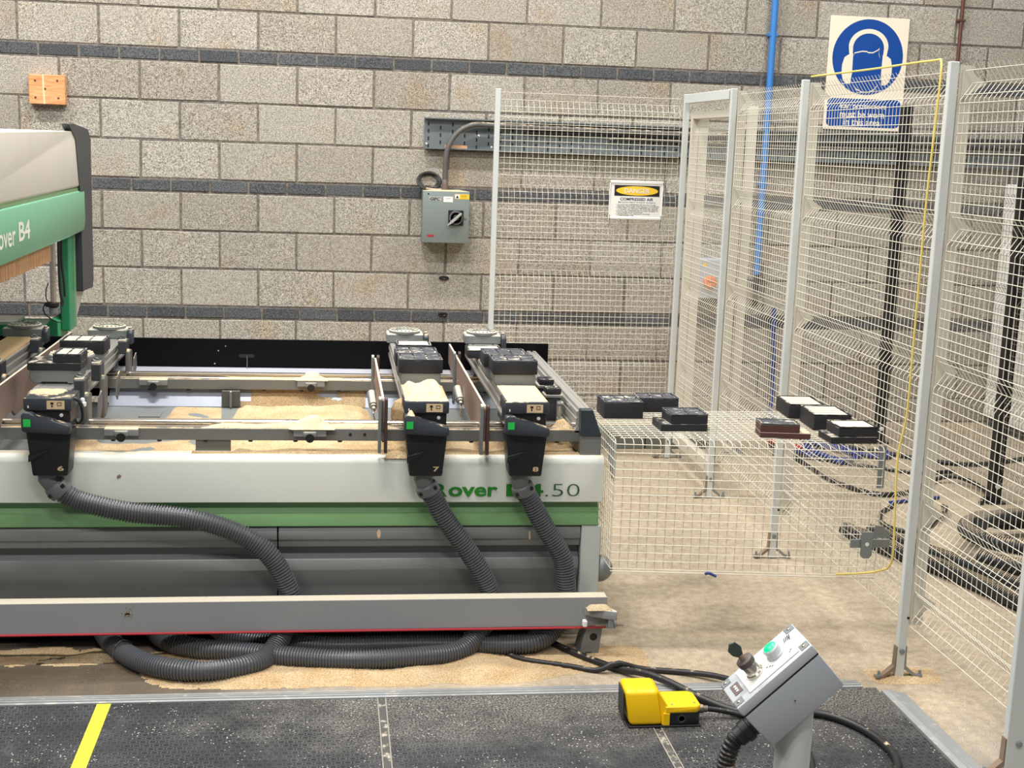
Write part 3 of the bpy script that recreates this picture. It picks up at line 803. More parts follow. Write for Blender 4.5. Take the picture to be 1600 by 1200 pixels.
for xa in (2.63,):
    MB().prism('Y', [(xa+.022, .107), (xa+.078, .107), (xa+.066, .001), (xa+.045, .001), (xa+.042, .014), (xa+.022, .014), (xa+.018, .001), (xa, .001)], -3.89, -3.80, .002).build('foot', 'panel', Mc)
    MB().lathe((xa+.047, -3.8895, .066), (0, -1, 0), [(0, .013), (.0015, .013)], 16).build('foot_hole', 'blank', Mc)
for xa in (-.3, 1.2, 2.45): box('leg', 'bed', Mc, xa, xa+.1, -3.0, -2.8, .001, .021)
MB().lathe((2.722, -3.70, .247), (1, -.15, -.1), [(0, .048), (.012, .047), (.028, .041), (.042, .028), (.050, .012), (.052, .001)], 20).build('end_buffer', 'galv', Mc)
# beams with guide rails
def beam(y, nm):
    MB().box(XL, 2.70, y, y+.11, .700, .741, .002).build(nm, 'bed', Mc)
    MB().prism('X', [(y+.03, .741), (y+.03, .745), (y+.036, .747), (y+.036, .750), (y+.028, .752), (y+.028, .758), (y+.034, .761), (y+.058, .761), (y+.064, .758), (y+.064, .752), (y+.056, .750), (y+.056, .741)], XL, 2.66, 0).build('guide_rail', 'chrome', Mc, smooth=0)
    MB().cyl((XL, y+.014, .7435), (2.66, y+.014, .7435), .004, n=10).build('rail_edge', 'chrome', Mc)
    for i in range(24):
        xx = .93+i*.074
        if i % 2 == 0: MB().lathe((xx, y+.008, .700), (0, 0, -1), [(0, .0075), (.005, .0075), (.006, .004)], 8).build('bolt', 'blank', Mc)
beam(-3.70, 'front_beam'); beam(-2.79, 'rear_beam')
for xx in (1.852, 1.9): MB().lathe((xx, -3.7005, .722), (0, -1, 0), [(0, .005), (.001, .005)], 10).build('bolt_hole', 'blank', Mc)
def clip(x, y):
    MB().prism('X', [(y+.03, .7425), (y-.014, .7415), (y-.018, .738), (y-.018, .718), (y-.002, .718), (y-.002, .7415)], x-.054, x+.054, .0015).build('stop_bracket', 'bracket', Mc)
    MB().prism('Z', [(x-.024, y-.0185), (x-.020, y-.028), (x+.020, y-.028), (x+.024, y-.0185)], .7185, .735, .002).build('stop_boss', 'bracket', Mc)
    MB().lathe((x, y-.0281, .714), (0, -1, 0), [(0, .015), (.001, .015)], 16).build('stop_notch', 'blank', Mc)
for x, y in ((1.108, -3.70), (1.718, -3.70), (1.094, -2.79), (1.708, -2.79)): clip(x, y)
for x0, x1 in ((1.343, 1.457),): box('cross_plate', 'bed', Mc, x0, x1, -3.692, -3.68, .60, .70)
box('cross_plate', pbr('dark_bed_paint', (78, 79, 76), .5), Mc, 1.358, 1.430, -2.818, -2.803, .634, .70)
box('cross_rib', 'bed', Mc, 1.390, 1.399, -2.836, -2.819, .634, .70)
MB().prism('X', [(-3.688, .590), (-2.74, .622), (-2.74, .634), (-3.688, .602)], XL, 2.66).build('tray_floor', pbr('tray_floor_paint', (134, 138, 136), .42, .2, var=.08, scale=6), Mc, smooth=0)
MB().prism('X', [(-2.80, .6325), (-2.795, .6325), (-2.735, .712), (-2.745, .712)], .92, 2.60).build('tray_back', 'tray', Mc, smooth=0)
MB().box(1.06, 1.14, -2.99, -2.90, .622, .6305).build('tray_plate', 'panel', Mc, smooth=0)
box('rear_sheet', 'lilac', Mc, XL, 2.64, -2.63, -2.44, .724, .730, .001)
bp = box('rear_panel', 'bpanel', Mc, XL, 2.725, -2.436, -2.424, .60, .850, .001)
for xx, zz in ((1.315, .80), (1.30, .745), (1.345, .82), (2.18, .80), (2.2, .76)): MB().lathe((xx, -2.4365, zz), (0, -1, 0), [(0, .004), (.002, .003)], 8).build('screw', 'chrome', Mc)
MB().prism('Y', [(1.405, .772), (1.46, .772), (1.466, .780), (1.46, .787), (1.405, .787), (1.399, .780)], -2.4375, -2.436).build('hand_slot', 'blank', Mc)
cord(Mc, 'latch_wire', [(1.434, -2.44, .782), (1.436, -2.452, .765), (1.436, -2.47, .737), (1.437, -2.50, .733)], .003, 'cable')
MB().box(2.634, 2.704, -3.735, -3.50, .656, .727, .002).build('end_bracket', 'bed', Mc)
# stop rail at the right end
MB().prism('Y', [(2.618, .733), (2.618, .745), (2.625, .750), (2.625, .757), (2.619, .760), (2.619, .782), (2.626, .785), (2.626, .792), (2.620, .795), (2.622, .806), (2.628, .809), (2.628, .813), (2.630, .818), (2.646, .818), (2.648, .812), (2.654, .812), (2.656, .818), (2.668, .818), (2.690, .74), (2.690, .733)], -3.70, -2.41).build('stop_rail', 'prof', Mc, smooth=0)
MB().prism('Y', [(2.629, .820), (2.671, .820), (2.705, .728), (2.632, .727)], -3.738, -3.701, .002).build('rail_end_cap', pbr('teal_black_plastic', (48, 58, 62), .42), Mc)
for y, zt in ((-3.28, .85), (-3.44, .845)):
    MB().prism('X', [(y+.03, zt-.035), (y-.03, zt-.035), (y-.035, zt-.11), (y-.02, zt-.15), (y+.03, zt-.15)], 2.548, 2.606, .003).build('clamp_body', 'char', Mc)
    box('clamp_flange', 'alu', Mc, 2.545, 2.612, y-.038, y+.032, zt-.035, zt-.024, .002)
    box('clamp_cap', 'cup', Mc, 2.550, 2.606, y-.036, y+.03, zt-.0235, zt, .006, 2)
    MB().lathe((2.578, y-.004, zt), (0, 0, 1), [(0, .018), (.0015, .018), (.0015, .010), (0, .010)], 16).build('cap_ring', 'rib', Mc)
    MB().cyl((2.552, y-.03, zt-.05), (2.552, y-.03, .777), .006, n=8).build('clamp_rod', 'chrome', Mc)
    MB().cyl((2.598, y-.042, zt-.15), (2.598, y-.042, zt-.045), .010, n=10).build('clamp_rod', 'prof', Mc)
    for zz in (zt-.055, zt-.11): MB().cyl((2.59, y-.045, zz), (2.612, y-.045, zz), .009, n=10).build('clamp_fitting', 'alu', Mc)
text('lettering', 'R', 'tgreen', Mc, (2.135, -3.7642, .524), UX, UZ, .043, .044, bold=.028)
text('lettering', 'over', 'tgreen', Mc, (2.182, -3.7642, .5235), UX, UZ, .167, .0345, bold=.028)
text('lettering', 'B4', 'tgreen', Mc, (2.378, -3.7642, .524), UX, UZ, .128, .044, bold=.028)
text('lettering', '.50', 'dgt', Mc, (2.513, -3.7642, .524), UX, UZ, .118, .044, bold=-.016)
MB().prism('Z', [(.745, -3.68), (.872, -3.68), (.872, -3.60), (.745, -3.60)], .042, .074).build('under_tray', 'panel', Mc)
for px_, z in ((1.03, .06),): pass
m = MB(); rs = random.Random(5)
for k in range(46):
    a = rs.uniform(0, 6.28); q = rs.gauss(0, .0125); x0 = 1.146+q*1.3*math.cos(a); z0 = .172+q*math.sin(a); e = rs.uniform(.0008, .0034)
    m.poly([(x0+e*rs.uniform(.7, 1.2)*math.cos(t_), -3.9003, z0+e*math.sin(t_)) for t_ in (0, 1.1, 2.2, 3.3, 4.4, 5.4)])
m.build('rust_stain', pbr('rust_brown', (138, 116, 88), .8), Mc, smooth=0, kind='stuff')
for pp, mt in (([(1.944, .395), (1.950, .408), (1.957, .402), (1.958, .388), (1.953, .374), (1.946, .380)], 'label'), ([(2.462, .398), (2.468, .398), (2.470, .372), (2.465, .366), (2.463, .38)], 'label')):
    MB().poly([(x0, -3.7526, z0) for x0, z0 in pp]).build('paint_chip', mt, Mc, smooth=0)
MB().poly([(1.098, -3.7643, .592), (1.106, -3.7643, .600), (1.114, -3.7643, .594), (1.108, -3.7643, .588), (1.101, -3.7643, .585)]).build('paint_chip', 'rust', Mc, smooth=0)
# sawdust on the bed
drift('dust_on_beam', 'psand', 1.36, 2.02, -3.698, -3.625, .741, .013, None, cell=.008, seed=21, parent=Mc, edge=.1, rag=.4)
drift('dust_on_beam', 'psand', 1.34, 1.87, -2.79, -2.75, .741, .007, None, cell=.008, seed=22, parent=Mc, edge=.1, rag=.3)
drift('dust_heap', 'psand', 1.648, 1.80, -3.722, -3.60, .742, .034, None, cell=.006, seed=23, parent=Mc, edge=.35, rag=.5, freq=25)
drift('dust_heap', 'psand', 1.645, 1.775, -2.81, -2.70, .742, .022, None, cell=.006, seed=24, parent=Mc, edge=.35, rag=.5, freq=25)
drift('dust_on_tray', 'sand', 1.40, 2.75, -3.69, -3.24, .606, .036, None, cell=.012, seed=25, parent=Mc, edge=.06, rag=.35)
drift('dust_on_tray', 'sand', .86, 1.34, -3.69, -3.25, .6085, .010, None, cell=.009, seed=26, parent=Mc, edge=.06, rag=1, thr=.42)
drift('dust_on_tray', 'sand', 1.40, 1.96, -3.25, -2.79, .618, .032, None, cell=.010, seed=27, parent=Mc, edge=.1, rag=.3)
drift('dust_on_tray', 'sand', 1.16, 1.38, -3.1, -2.80, .625, .012, None, cell=.008, seed=31, parent=Mc, edge=.1, rag=1, thr=.3)
m = MB()  # dust clinging to the sloping tray back
for i in range(110):
    for j in range(20):
        x0 = 1.43+i*.0045; v = j/20
        if noise.noise(Vector((x0*7, v*2.5, 3)))*.7+noise.noise(Vector((x0*30, v*7, 8)))*.2+.62-(max(0, (x0-1.6))*2.2*(v+.4)) > .0 and not (x0 < 1.47 and v > .2):
            m.poly([(x0, -2.8030+.055*v, .6335+.079*v), (x0+.0045, -2.8030+.055*v, .6335+.079*v), (x0+.0045, -2.8030+.055*(v+.05), .6335+.079*(v+.05)), (x0, -2.8030+.055*(v+.05), .6335+.079*(v+.05))])
m.build('dust_on_tray', 'sand', Mc, smooth=0, kind='stuff')
drift('dust_on_cover', 'sand', 1.3, 2.70, -3.735, -3.695, .662, .007, None, cell=.008, seed=28, parent=Mc, edge=.2, rag=.9, thr=.1)
drift('dust_on_cover', 'sand', 1.955, 2.06, -3.765, -3.70, .655, .02, None, cell=.006, seed=29, parent=Mc, edge=.4, rag=.4)
drift('dust_heap', 'sand', 2.53, 2.62, -3.70, -3.62, .741, .03, None, cell=.006, seed=30, parent=Mc, edge=.4, rag=.4)

# ------------------------------------------------------------------ gantry
Ga = thing('gantry', (.45, -2.6, .85), 'green and cream machining gantry entering from the left edge', 'machine head')
MB().prism('X', [(-4.05, 1.685), (-2.16, 1.690), (-2.10, 1.685), (-1.99, 1.452), (-4.05, 1.440)], -.3, .696, .012, 3).build('hood', 'hood', Ga)
MB().prism('X', [(-4.05, 1.425), (-1.965, 1.436), (-1.955, 1.30), (-1.985, 1.258), (-2.4, 1.255), (-4.05, 1.237)], -.3, .700, .008, 2).build('head_cover', 'ggreen', Ga)
box('hood_gap', 'lgreen', Ga, -.29, .691, -4.04, -2.03, 1.43, 1.45, 0)
MB().prism('X', [(-2.30, 1.72), (-2.18, 1.722), (-1.84, 1.702), (-1.775, 1.66), (-1.775, 1.02), (-1.80, .985), (-2.05, .995), (-2.05, 1.40), (-2.14, 1.66)], .668, .699, .004).build('back_cover', 'slate', Ga)
box('column', 'dgreen', Ga, .632, .670, -2.20, -2.08, .84, 1.26, .004)
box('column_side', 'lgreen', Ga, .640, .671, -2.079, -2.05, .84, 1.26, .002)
MB().prism('X', [(-2.049, 1.26), (-1.78, 1.26), (-1.78, 1.02), (-1.93, .95), (-2.049, .885)], .60, .6705, .001).build('column_trim', 'hood', Ga)
MB().prism('Y', [(-.2, .80), (.631, .80), (.631, .885), (.60, .90), (.58, .868), (-.2, .868)], -2.26, -2.05, .003).build('carriage', 'dgreen', Ga)
box('carriage_plate', 'hood', Ga, -.2, .45, -2.25, -2.06, .8685, .884)
m = MB()
y = -4.04
while y < -2.62:
    m.box(.672, .678+.002*random.random(), y, y+.0115, 1.180+random.uniform(-.003, .003), 1.256); y += .0125
m.build('bristle_strip', 'bristle', Ga, smooth=0, kind='stuff')
box('bristle_holder', 'slate', Ga, .655, .672, -4.04, -2.62, 1.20, 1.25)
MB().lathe((.646, -2.42, .975), (0, 0, 1), [(0, .012), (.10, .012), (.101, .0105), (.103, .012), (.275, .0125)], 16).build('spindle_rod', 'chrome', Ga)
MB().lathe((.646, -2.42, .945), (0, 0, 1), [(0, .012), (.002, .018), (.024, .018), (.026, .012)], 16).build('probe_tip', 'galv', Ga)
MB().lathe((.640, -2.42, .972), (0, 0, 1), [(0, .022), (.004, .028), (.016, .028), (.02, .016)], 14).build('probe_ring', 'blank', Ga)
cord(Ga, 'probe_cable', [(.628, -2.42, 1.07), (.618, -2.425, 1.04), (.620, -2.425, 1.0), (.634, -2.42, .985)], .0025, 'cable', step=.01)
cord(Ga, 'probe_cable', [(.612, -2.42, .985), (.604, -2.42, .96), (.615, -2.40, .93), (.648, -2.36, .90), (.66, -2.3, .895)], .0025, 'cable', step=.01)
cord(Ga, 'air_tube', [(.668, -2.40, 1.25), (.668, -2.40, 1.10), (.672, -2.40, 1.02), (.680, -2.40, .98), (.665, -2.41, .97)], .006, 'cable', step=.02)
cord(Ga, 'air_tube', [(.676, -2.38, 1.25), (.674, -2.38, 1.16), (.682, -2.38, 1.07), (.684, -2.38, 1.0)], .005, 'cable', step=.02)
UY = (0, 1, 0)
text('lettering', 'Rover', 'txt', Ga, (.7003, -3.612, 1.297), UY, UZ, .315, .074, bold=.012)
text('lettering', 'B4', 'txt', Ga, (.7003, -3.248, 1.305), UY, UZ, .178, .068, bold=.022)

# ------------------------------------------------------------------ consoles
def console(rx, num, label, yf=-3.80, plate=None, clamps=False, hx=0):
    cx = rx
    t = thing('work_console', (cx, -3.1, .776), label, 'console', 'sliding work consoles on the bed')
    h = []
    for sx in (1, -1):
        pr = [(.065, .792), (.065, .802), (.058, .805), (.058, .815), (.064, .818), (.064, .832), (.057, .835), (.057, .842), (.063, .845), (.063, .858), (.060, .860), (.046, .860), (.044, .857), (.040, .857), (.038, .860)]
        if sx < 0: pr = pr[::-1]
        h += [(cx+sx*a, z) for a, z in pr]
    MB().prism('Y', h, yf+.08, -2.43).build('rail', 'prof', t, smooth=0)
    for yy in (-3.69, -2.78): box('slide_block', 'char', t, cx-.06, cx+.06, yy, yy+.12, .7625, .792, .003)
    # control head
    q = yf; cx = rx+hx
    box('control_panel', 'char', t, cx-.073, cx+.073, q-.065, q+.079, .829, .8695, .005, 2)
    box('head_body', 'black', t, cx-.066, cx+.066, q-.052, q+.079, .7745, .8288, .003)
    MB().prism('Y', [(cx-.074, .822), (cx-.066, .829), (cx-.044, .827), (cx-.034, .816), (cx+.02, .803), (cx+.068, .790), (cx+.072, .784), (cx+.072, .764), (cx+.064, .760), (cx-.066, .767), (cx-.074, .774)], q-.098, q-.053, .004, 2).build('handle', 'char', t)
    MB().box(cx-.067, cx-.045, q-.0992, q-.0978, .785, .809).build('green_indicator', 'grn', t, smooth=0)
    MB().lathe((cx+.040, q-.0522, .814), (0, -1, 0), [(0, .006), (.006, .006), (.008, .003)], 10).build('white_button', 'pad', t)
    MB().box(cx-.002, cx+.052, q-.0662, q-.0648, .835, .862).build('tan_label', 'label', t, smooth=0)
    ly = q-.0668
    m = MB(); m.box(cx+.010, cx+.019, ly, ly+.0004, .850, .857); m.box(cx+.0125, cx+.0165, ly, ly+.0004, .841, .8485)
    for a, b, c, d in ((.030, .043, .8555, .857), (.030, .043, .846, .8475), (.030, .0315, .8475, .8555), (.0415, .043, .8475, .8555)): m.box(cx+a, cx+b, ly, ly+.0004, c, d)
    m.build('label_symbols', 'blank', t, smooth=0)
    MB().box(cx-.060, cx-.056, q-.0655, q-.0648, .838, .846).build('small_mark', 'txt', t, smooth=0)
    y0, y1 = q-.092, q+.03
    MB().hexa([(cx-.052, q-.062, .618), (cx+.056, q-.062, .618), (cx+.056, q+.030, .618), (cx-.052, q+.030, .618), (cx-.068, q-.066, .764), (cx+.070, q-.066, .764), (cx+.070, q+.030, .764), (cx-.068, q+.030, .764)], .006, 2).build('hose_box', 'black', t)
    MB().hexa([(cx-.062, q-.0705, .665), (cx-.054, q-.0705, .668), (cx-.054, q-.060, .668), (cx-.060, q-.060, .665), (cx-.061, q-.0695, .688), (cx+.008, q-.0690, .708), (cx+.008, q-.060, .708), (cx-.061, q-.060, .688)], .001).build('box_crease', 'black', t)
    if num: text('lettering', num, 'label', t, (cx+.025, q-.0625, .636), UX, (0, -.03, .999), .020, .0165, bold=.03, lift=.0022)
    # rear head with toothed arc
    cx = rx
    box('rear_head', 'alu', t, cx-.078, cx+.078, -2.545, -2.44, .8605, .898, .004)
    m = MB(); m.lathe((cx, -2.49, .898), (0, 0, 1), [(0, .066), (.010, .066), (.012, .062), (.012, .045), (.006, .043), (.006, .001)], 28)
    for k in range(20):
        a = k*math.pi/10; m.box(cx+.054*math.cos(a)-.004, cx+.054*math.cos(a)+.004, -2.49+.054*math.sin(a)-.004, -2.49+.054*math.sin(a)+.004, .909, .914)
    m.build('toothed_ring', 'alu', t, smooth=30)
    MB().prism('X', [(-2.55, .84), (-2.55, .885), (-2.535, .90), (-2.50, .90), (-2.50, .84)], cx+.079, cx+.10, .003).build('head_latch', 'char', t)
    cap = MB().lathe((cx+.088, -2.525, .90), (0, 0, 1), [(0, .008), (.006, .008), (.008, .004)], 8).build('latch_knob', 'alu', t)
    if plate:
        px0, ya, yb, zb, zt, posts, cyls = plate
        MB().prism('X', [(ya, zb+.01), (ya, zt-.012), (ya+.012, zt), (yb-.012, zt), (yb, zt-.012), (yb, zb+.05), (yb-.18, zb+.035), (yb-.30, zb), (ya+.26, zb-.005), (ya+.22, zb+.022), (ya+.10, zb+.022), (ya+.06, zb)], px0-.004, px0+.004, .001).build('lift_plate', 'brown', t)
        for py, z0, z1 in posts:
            for dx, mm in ((-.0155, 'alu'), (.0045, 'dbrown')):
                pts = [(py-.016, z0), (py+.016, z0), (py+.016, z1-.012)]+[(py+.016*math.cos(a*math.pi/8), z1-.012+.012*math.sin(a*math.pi/8)) for a in range(1, 8)]+[(py-.016, z1-.012)]
                MB().prism('X', pts, px0+dx, px0+dx+.0105, .001).build('lift_post', mm, t)
        for cy, cz in cyls:
            MB().lathe((px0-.022, cy, cz), (.05, -.55, -.30), [(0, .013), (.004, .017), (.075, .017), (.078, .013), (.085, .013), (.088, .008), (.10, .008)], 14).build('air_cylinder', 'alu', t)
            cord(t, 'cylinder_hose', [(px0-.018, cy-.085, cz-.048), (px0-.016, cy-.095, cz-.065), (px0-.01, cy-.10, cz-.095)], .004, 'chrome', step=.01)
    if clamps:
        for yy, zt in ((-3.62, .905), (-3.30, .905), (-2.70, .895)):
            box('clamp_block', 'char', t, cx+.072, cx+.105, yy-.05, yy+.03, .83, zt-.012, .004)
            MB().prism('X', [(yy-.058, .70), (yy-.05, .84), (yy-.03, .85), (yy+.02, .84), (yy+.012, .73), (yy-.02, .70)], cx+.100, cx+.118, .004).build('clamp_arm', 'conduit', t)
            MB().lathe((cx+.083, yy-.02, zt-.012), (.3, -.2, 1), [(0, .014), (.01, .014), (.013, .008), (.018, .008)], 8).build('clamp_knob', 'rib', t)
            MB().box(cx+.074, cx+.10, yy-.045, yy-.006, zt-.012, zt-.008).build('clamp_top', 'pale', t, smooth=0)
        for yy in (-3.05, -2.62, -3.45):
            MB().prism('X', [(yy-.07, .735), (yy-.04, .80), (yy+.02, .815), (yy+.03, .76), (yy-.04, .715)], cx+.118, cx+.122).build('side_plate', 'conduit', t, smooth=0)
        MB().lathe((cx+.112, -3.74, .818), (0, 0, 1), [(0, .007), (.004, .012), (.014, .012), (.016, .008), (.026, .007), (.03, .003)], 12).build('white_fitting', 'pad', t)
        cord(t, 'air_hose', [(cx+.078, -3.80, .85), (cx+.10, -3.82, .862), (cx+.118, -3.80, .84), (cx+.12, -3.78, .79), (cx+.105, -3.77, .77), (cx+.09, -3.77, .79)], .006, 'char', step=.012)
    return t
C8 = console(2.425, '8', 'console numbered 8 with black suction pads, nearest the wire cage', plate=(2.293, -3.80, -2.40, .715, .843, ((-3.80, .68, .85), (-2.78, .66, .865)), ((-3.05, .765), )))
C7 = console(2.095, '7', 'console numbered 7 with a heap of sawdust on its head', plate=(1.957, -3.77, -2.94, .735, .862, ((-3.78, .68, .868), (-2.98, .70, .878)), ((-3.22, .775), )))
C6 = console(.880, '6', 'console numbered 6 with stepped black suction pad, right of the brown plate', plate=(.722, -3.75, -2.46, .74, .876, (), ()), clamps=True, hx=.028)
C5 = console(.545, '', 'tan-topped console at the left edge behind the brown plate', clamps=True)
MB().box(.49, .60, -3.6, -2.56, .8605, .866).build('top_board', pbr('tan_board', (206, 172, 128), .6, var=.08, scale=20), C5, smooth=0)
drift('dust_heap', 'psand', 2.026, 2.166, -3.86, -3.57, .8695, .026, None, cell=.006, seed=41, parent=C7, edge=.16, rag=.6, freq=22)
drift('dust_heap', 'psand', 2.03, 2.055, -3.896, -3.862, .827, .018, None, cell=.004, seed=42, parent=C7, edge=.4, rag=.2)
drift('dust_layer', 'psand', 2.36, 2.495, -3.855, -3.56, .8695, .006, None, cell=.006, seed=43, parent=C8, edge=.1, rag=.7, thr=.05)
drift('dust_layer', 'psand', .83, .94, -3.80, -3.70, .8695, .006, None, cell=.006, seed=44, parent=C6, edge=.3, rag=.8, thr=.1)
o = MB().lathe((2.025, -3.60, .742), (0, 0, 1), [(0, .03), (.02, .036), (.05, .034), (.075, .022), (.085, .005)], 9).build('sawdust', 'sand', None, smooth=0); tag(o, 'lump of caked sawdust beside the brown plate on console 7', 'sawdust', None, 'stuff')
# middle swivel block of console 6
MB().lathe((.868, -3.24, .8605), (0, 0, 1), [(0, .078), (.045, .080), (.05, .076), (.052, .06), (.046, .058), (.046, .001)], 28).build('swivel_block', 'alu', C6)
m = MB()
for k in range(18):
    a = k*math.pi/9; m.box(.868+.068*math.cos(a)-.005, .868+.068*math.cos(a)+.005, -3.24+.068*math.sin(a)-.005, -3.24+.068*math.sin(a)+.005, .910, .916)
m.build('swivel_teeth', 'pale', C6, smooth=0)

def pod(x, y, z, label, w=.15, d=.135, hb=.045, hp=.045, base=True, step=None, cells=(3, 2), body='cup', top='rib', rot=0, dark=False):
    """suction pad: x centre, y front edge"""
    t = thing('suction_pad', (x, y+d/2, z), label, 'suction pad', 'suction pads')
    X = Matrix.Translation((x, y+d/2, 0)) @ Matrix.Rotation(rot, 4, 'Z') @ Matrix.Translation((-x, -y-d/2, 0))
    def B(m, nm, mt, **k): m.X = X; return m.build(nm, mt, t, **k)
    z1 = z
    if base:
        z1 = z+hb; bw = w*.92
        m = MB(); m.prism('Y', [(x-bw/2+.012, z+.001), (x-bw*.27, z+.001), (x-bw*.27, z+.009), (x+bw*.27, z+.009), (x+bw*.27, z+.001), (x+bw/2-.012, z+.001), (x+bw/2, z+.014), (x+bw/2, z1-.0005), (x-bw/2, z1-.0005), (x-bw/2, z+.014)], y+.003, y+d-.003, .002)
        B(m, 'base', 'alu')
        m = MB(); m.box(x-bw*.26, x+bw*.26, y+.008, y+.02, z+.001, z+.0088); B(m, 'base_slot', 'blank', smooth=0)
    xa, xb = x-w/2, x+w/2
    if step:
        side, frac, low = step
        m = MB(); m.box(xa, xb, y, y+d, z1, z1+low, .002); B(m, 'lower_body', body)
        if side < 0: xa = xa+w*frac
        else: xb = xb-w*frac
        m = MB(); m.box(xa, xb, y+.001, y+d-.001, z1+low+.0003, z1+hp, .002); B(m, 'pad_body', body)
    else:
        m = MB(); m.box(xa, xb, y, y+d, z1, z1+hp, .003, 2); B(m, 'pad_body', body)
    zt = z1+hp
    nx, ny = cells; cw = (xb-xa-.016)/nx; ch = (d-.016)/ny
    m = MB()
    for i in range(nx):
        for j in range(ny):
            a = xa+.008+i*cw; b = y+.008+j*ch
            gp = .0055 if top == 'pale' and ny > 1 else .003
            m.box(a+.003, a+cw-.003, b+gp, b+ch-gp, zt+.0002, zt+.0035, .001)
    B(m, 'seal_cells', top, smooth=0)
    m = MB()
    for (a0, a1, b0, b1) in ((xa, xb, y, y+.005), (xa, xb, y+d-.005, y+d), (xa, xa+.005, y+.005, y+d-.005), (xb-.005, xb, y+.005, y+d-.005)): m.box(a0, a1, b0, b1, zt+.0002, zt+.005, .001)
    B(m, 'seal_rim', body if top == 'pale' else 'rib')
    if not dark: pass
    return t
pod(2.095, -3.545, .861, 'black suction pad standing directly behind the sawdust heap on console 7', w=.152)
pod(2.090, -3.405, .861, 'black suction pad on console 7, rear one of the pair', w=.152, d=.14)
pod(2.425, -3.550, .861, 'black suction pad on console 8, front one of the pair', w=.158)
pod(2.410, -3.405, .861, 'black suction pad on console 8, rear one set slightly left', w=.158, d=.135)
pod(2.118, -2.80, .861, 'thin black pad capped with sawdust behind the pair on console 7', w=.14, d=.12, base=False, hp=.026, cells=(1, 1), top='pale')
pod(2.392, -2.93, .861, 'thin sawdust-capped pad behind the pair on console 8', w=.14, d=.13, base=False, hp=.028, cells=(1, 1), top='pale')
pod(.872, -3.572, .861, 'stepped black suction pad at the front of console 6', w=.172, hp=.052, step=(-1, .48, .026), cells=(2, 2), top='drib')
pod(.884, -3.13, .861, 'black suction pad at the back of console 6', w=.158, hb=.03, hp=.045, top='drib')
# ------------------------------------------------------------------ extraction hoses
def ext_hose(label, top, path, r=.0345):
    t = thing('extraction_hose', path[len(path)//2], label, 'hose', 'ribbed extraction hoses')
    a, b = Vector(top), Vector(path[0]); d = (b-a)
    MB().tube([a+Vector((0, 0, .030)), a, a+d*.35, a+d*.75], .030, 16).build('elbow', 'collar', t)
    MB().tube([a+d*.5, a+d*.62, a+d*1.15, a+d*1.3], .038, 18, rf=lambda i: (.033, .0375, .0392, .0375)[i]).build('cuff', 'collar', t)
    for k in (-1, 1):
        u = d.normalized().cross(Vector((0, 1, 0))).normalized()
        c = a+d*.95+u*k*.024+Vector((0, -.0295, 0))
        m = MB(); m.box(-.008, .008, -.003, .003, -.006, .006, .001)
        m.X = Matrix.Translation(c) @ Matrix.Rotation(math.atan2(d.x, d.z), 4, 'Y'); m.build('cuff_window', 'blank', t)
    hose(t, 'hose', path, r, 'hose')
    return t
HY = -3.812
h6 = ext_hose('ribbed grey hose from console 6, sweeping right before dropping behind the beam', (.892, -3.818, .60), [(.925, HY, .562), (.952, HY, .543), (1.0, HY, .520), (1.14, HY, .487), (1.342, HY, .462), (1.49, HY, .412), (1.590, HY, .338), (1.648, HY, .235), (1.660, HY, .165), (1.648, -3.835, .105), (1.60, -3.93, .044), (1.52, -4.02, .0362), (1.36, -4.05, .0362), (1.20, -3.97, .0362), (1.08, -3.80, .0362), (1.00, -3.60, .0362)])
h7 = ext_hose('ribbed grey hose from console 7, falling to the right across the green band', (2.090, -3.818, .60), [(2.108, HY, .562), (2.127, HY, .535), (2.168, HY, .462), (2.262, HY, .328), (2.318, HY, .226), (2.330, HY, .146), (2.30, -3.84, .085), (2.22, -3.92, .0372), (2.07, -3.968, .0362), (1.86, -3.985, .0362), (1.68, -3.952, .0362), (1.52, -3.905, .0362), (1.36, -3.86, .0362), (1.25, -3.78, .0362), (1.16, -3.60, .0362)])
h8 = ext_hose('ribbed grey hose from console 8, dropping beside the light end post', (2.412, -3.818, .60), [(2.430, HY, .560), (2.450, HY, .530), (2.502, HY, .439), (2.570, HY, .325), (2.590, HY, .223), (2.590, HY, .142), (2.55, -3.835, .075), (2.46, -3.875, .042), (2.30, -3.868, .0362), (2.12, -3.862, .0362), (1.98, -3.862, .0362), (1.80, -3.862, .0362), (1.64, -3.82, .0362), (1.45, -3.74, .0362), (1.36, -3.55, .0362)])
def tie(par, p, d, r=.0372):
    d = Vector(d).normalized(); u = d.cross(Vector((0, 0, 1))).normalized(); w = d.cross(u); p = Vector(p)
    MB().tube([p+u*r*math.cos(a*math.pi/12)+w*r*math.sin(a*math.pi/12) for a in range(24)], .0022, 5, closed=True).build('hose_tie', 'conduit', par)
tie(h6, (1.125, -3.875, .0362), (1, -1.1, 0)); tie(h7, (1.30, -3.822, .0362), (1, -.7, 0)); tie(h8, (1.50, -3.762, .0362), (1, -.4, 0))
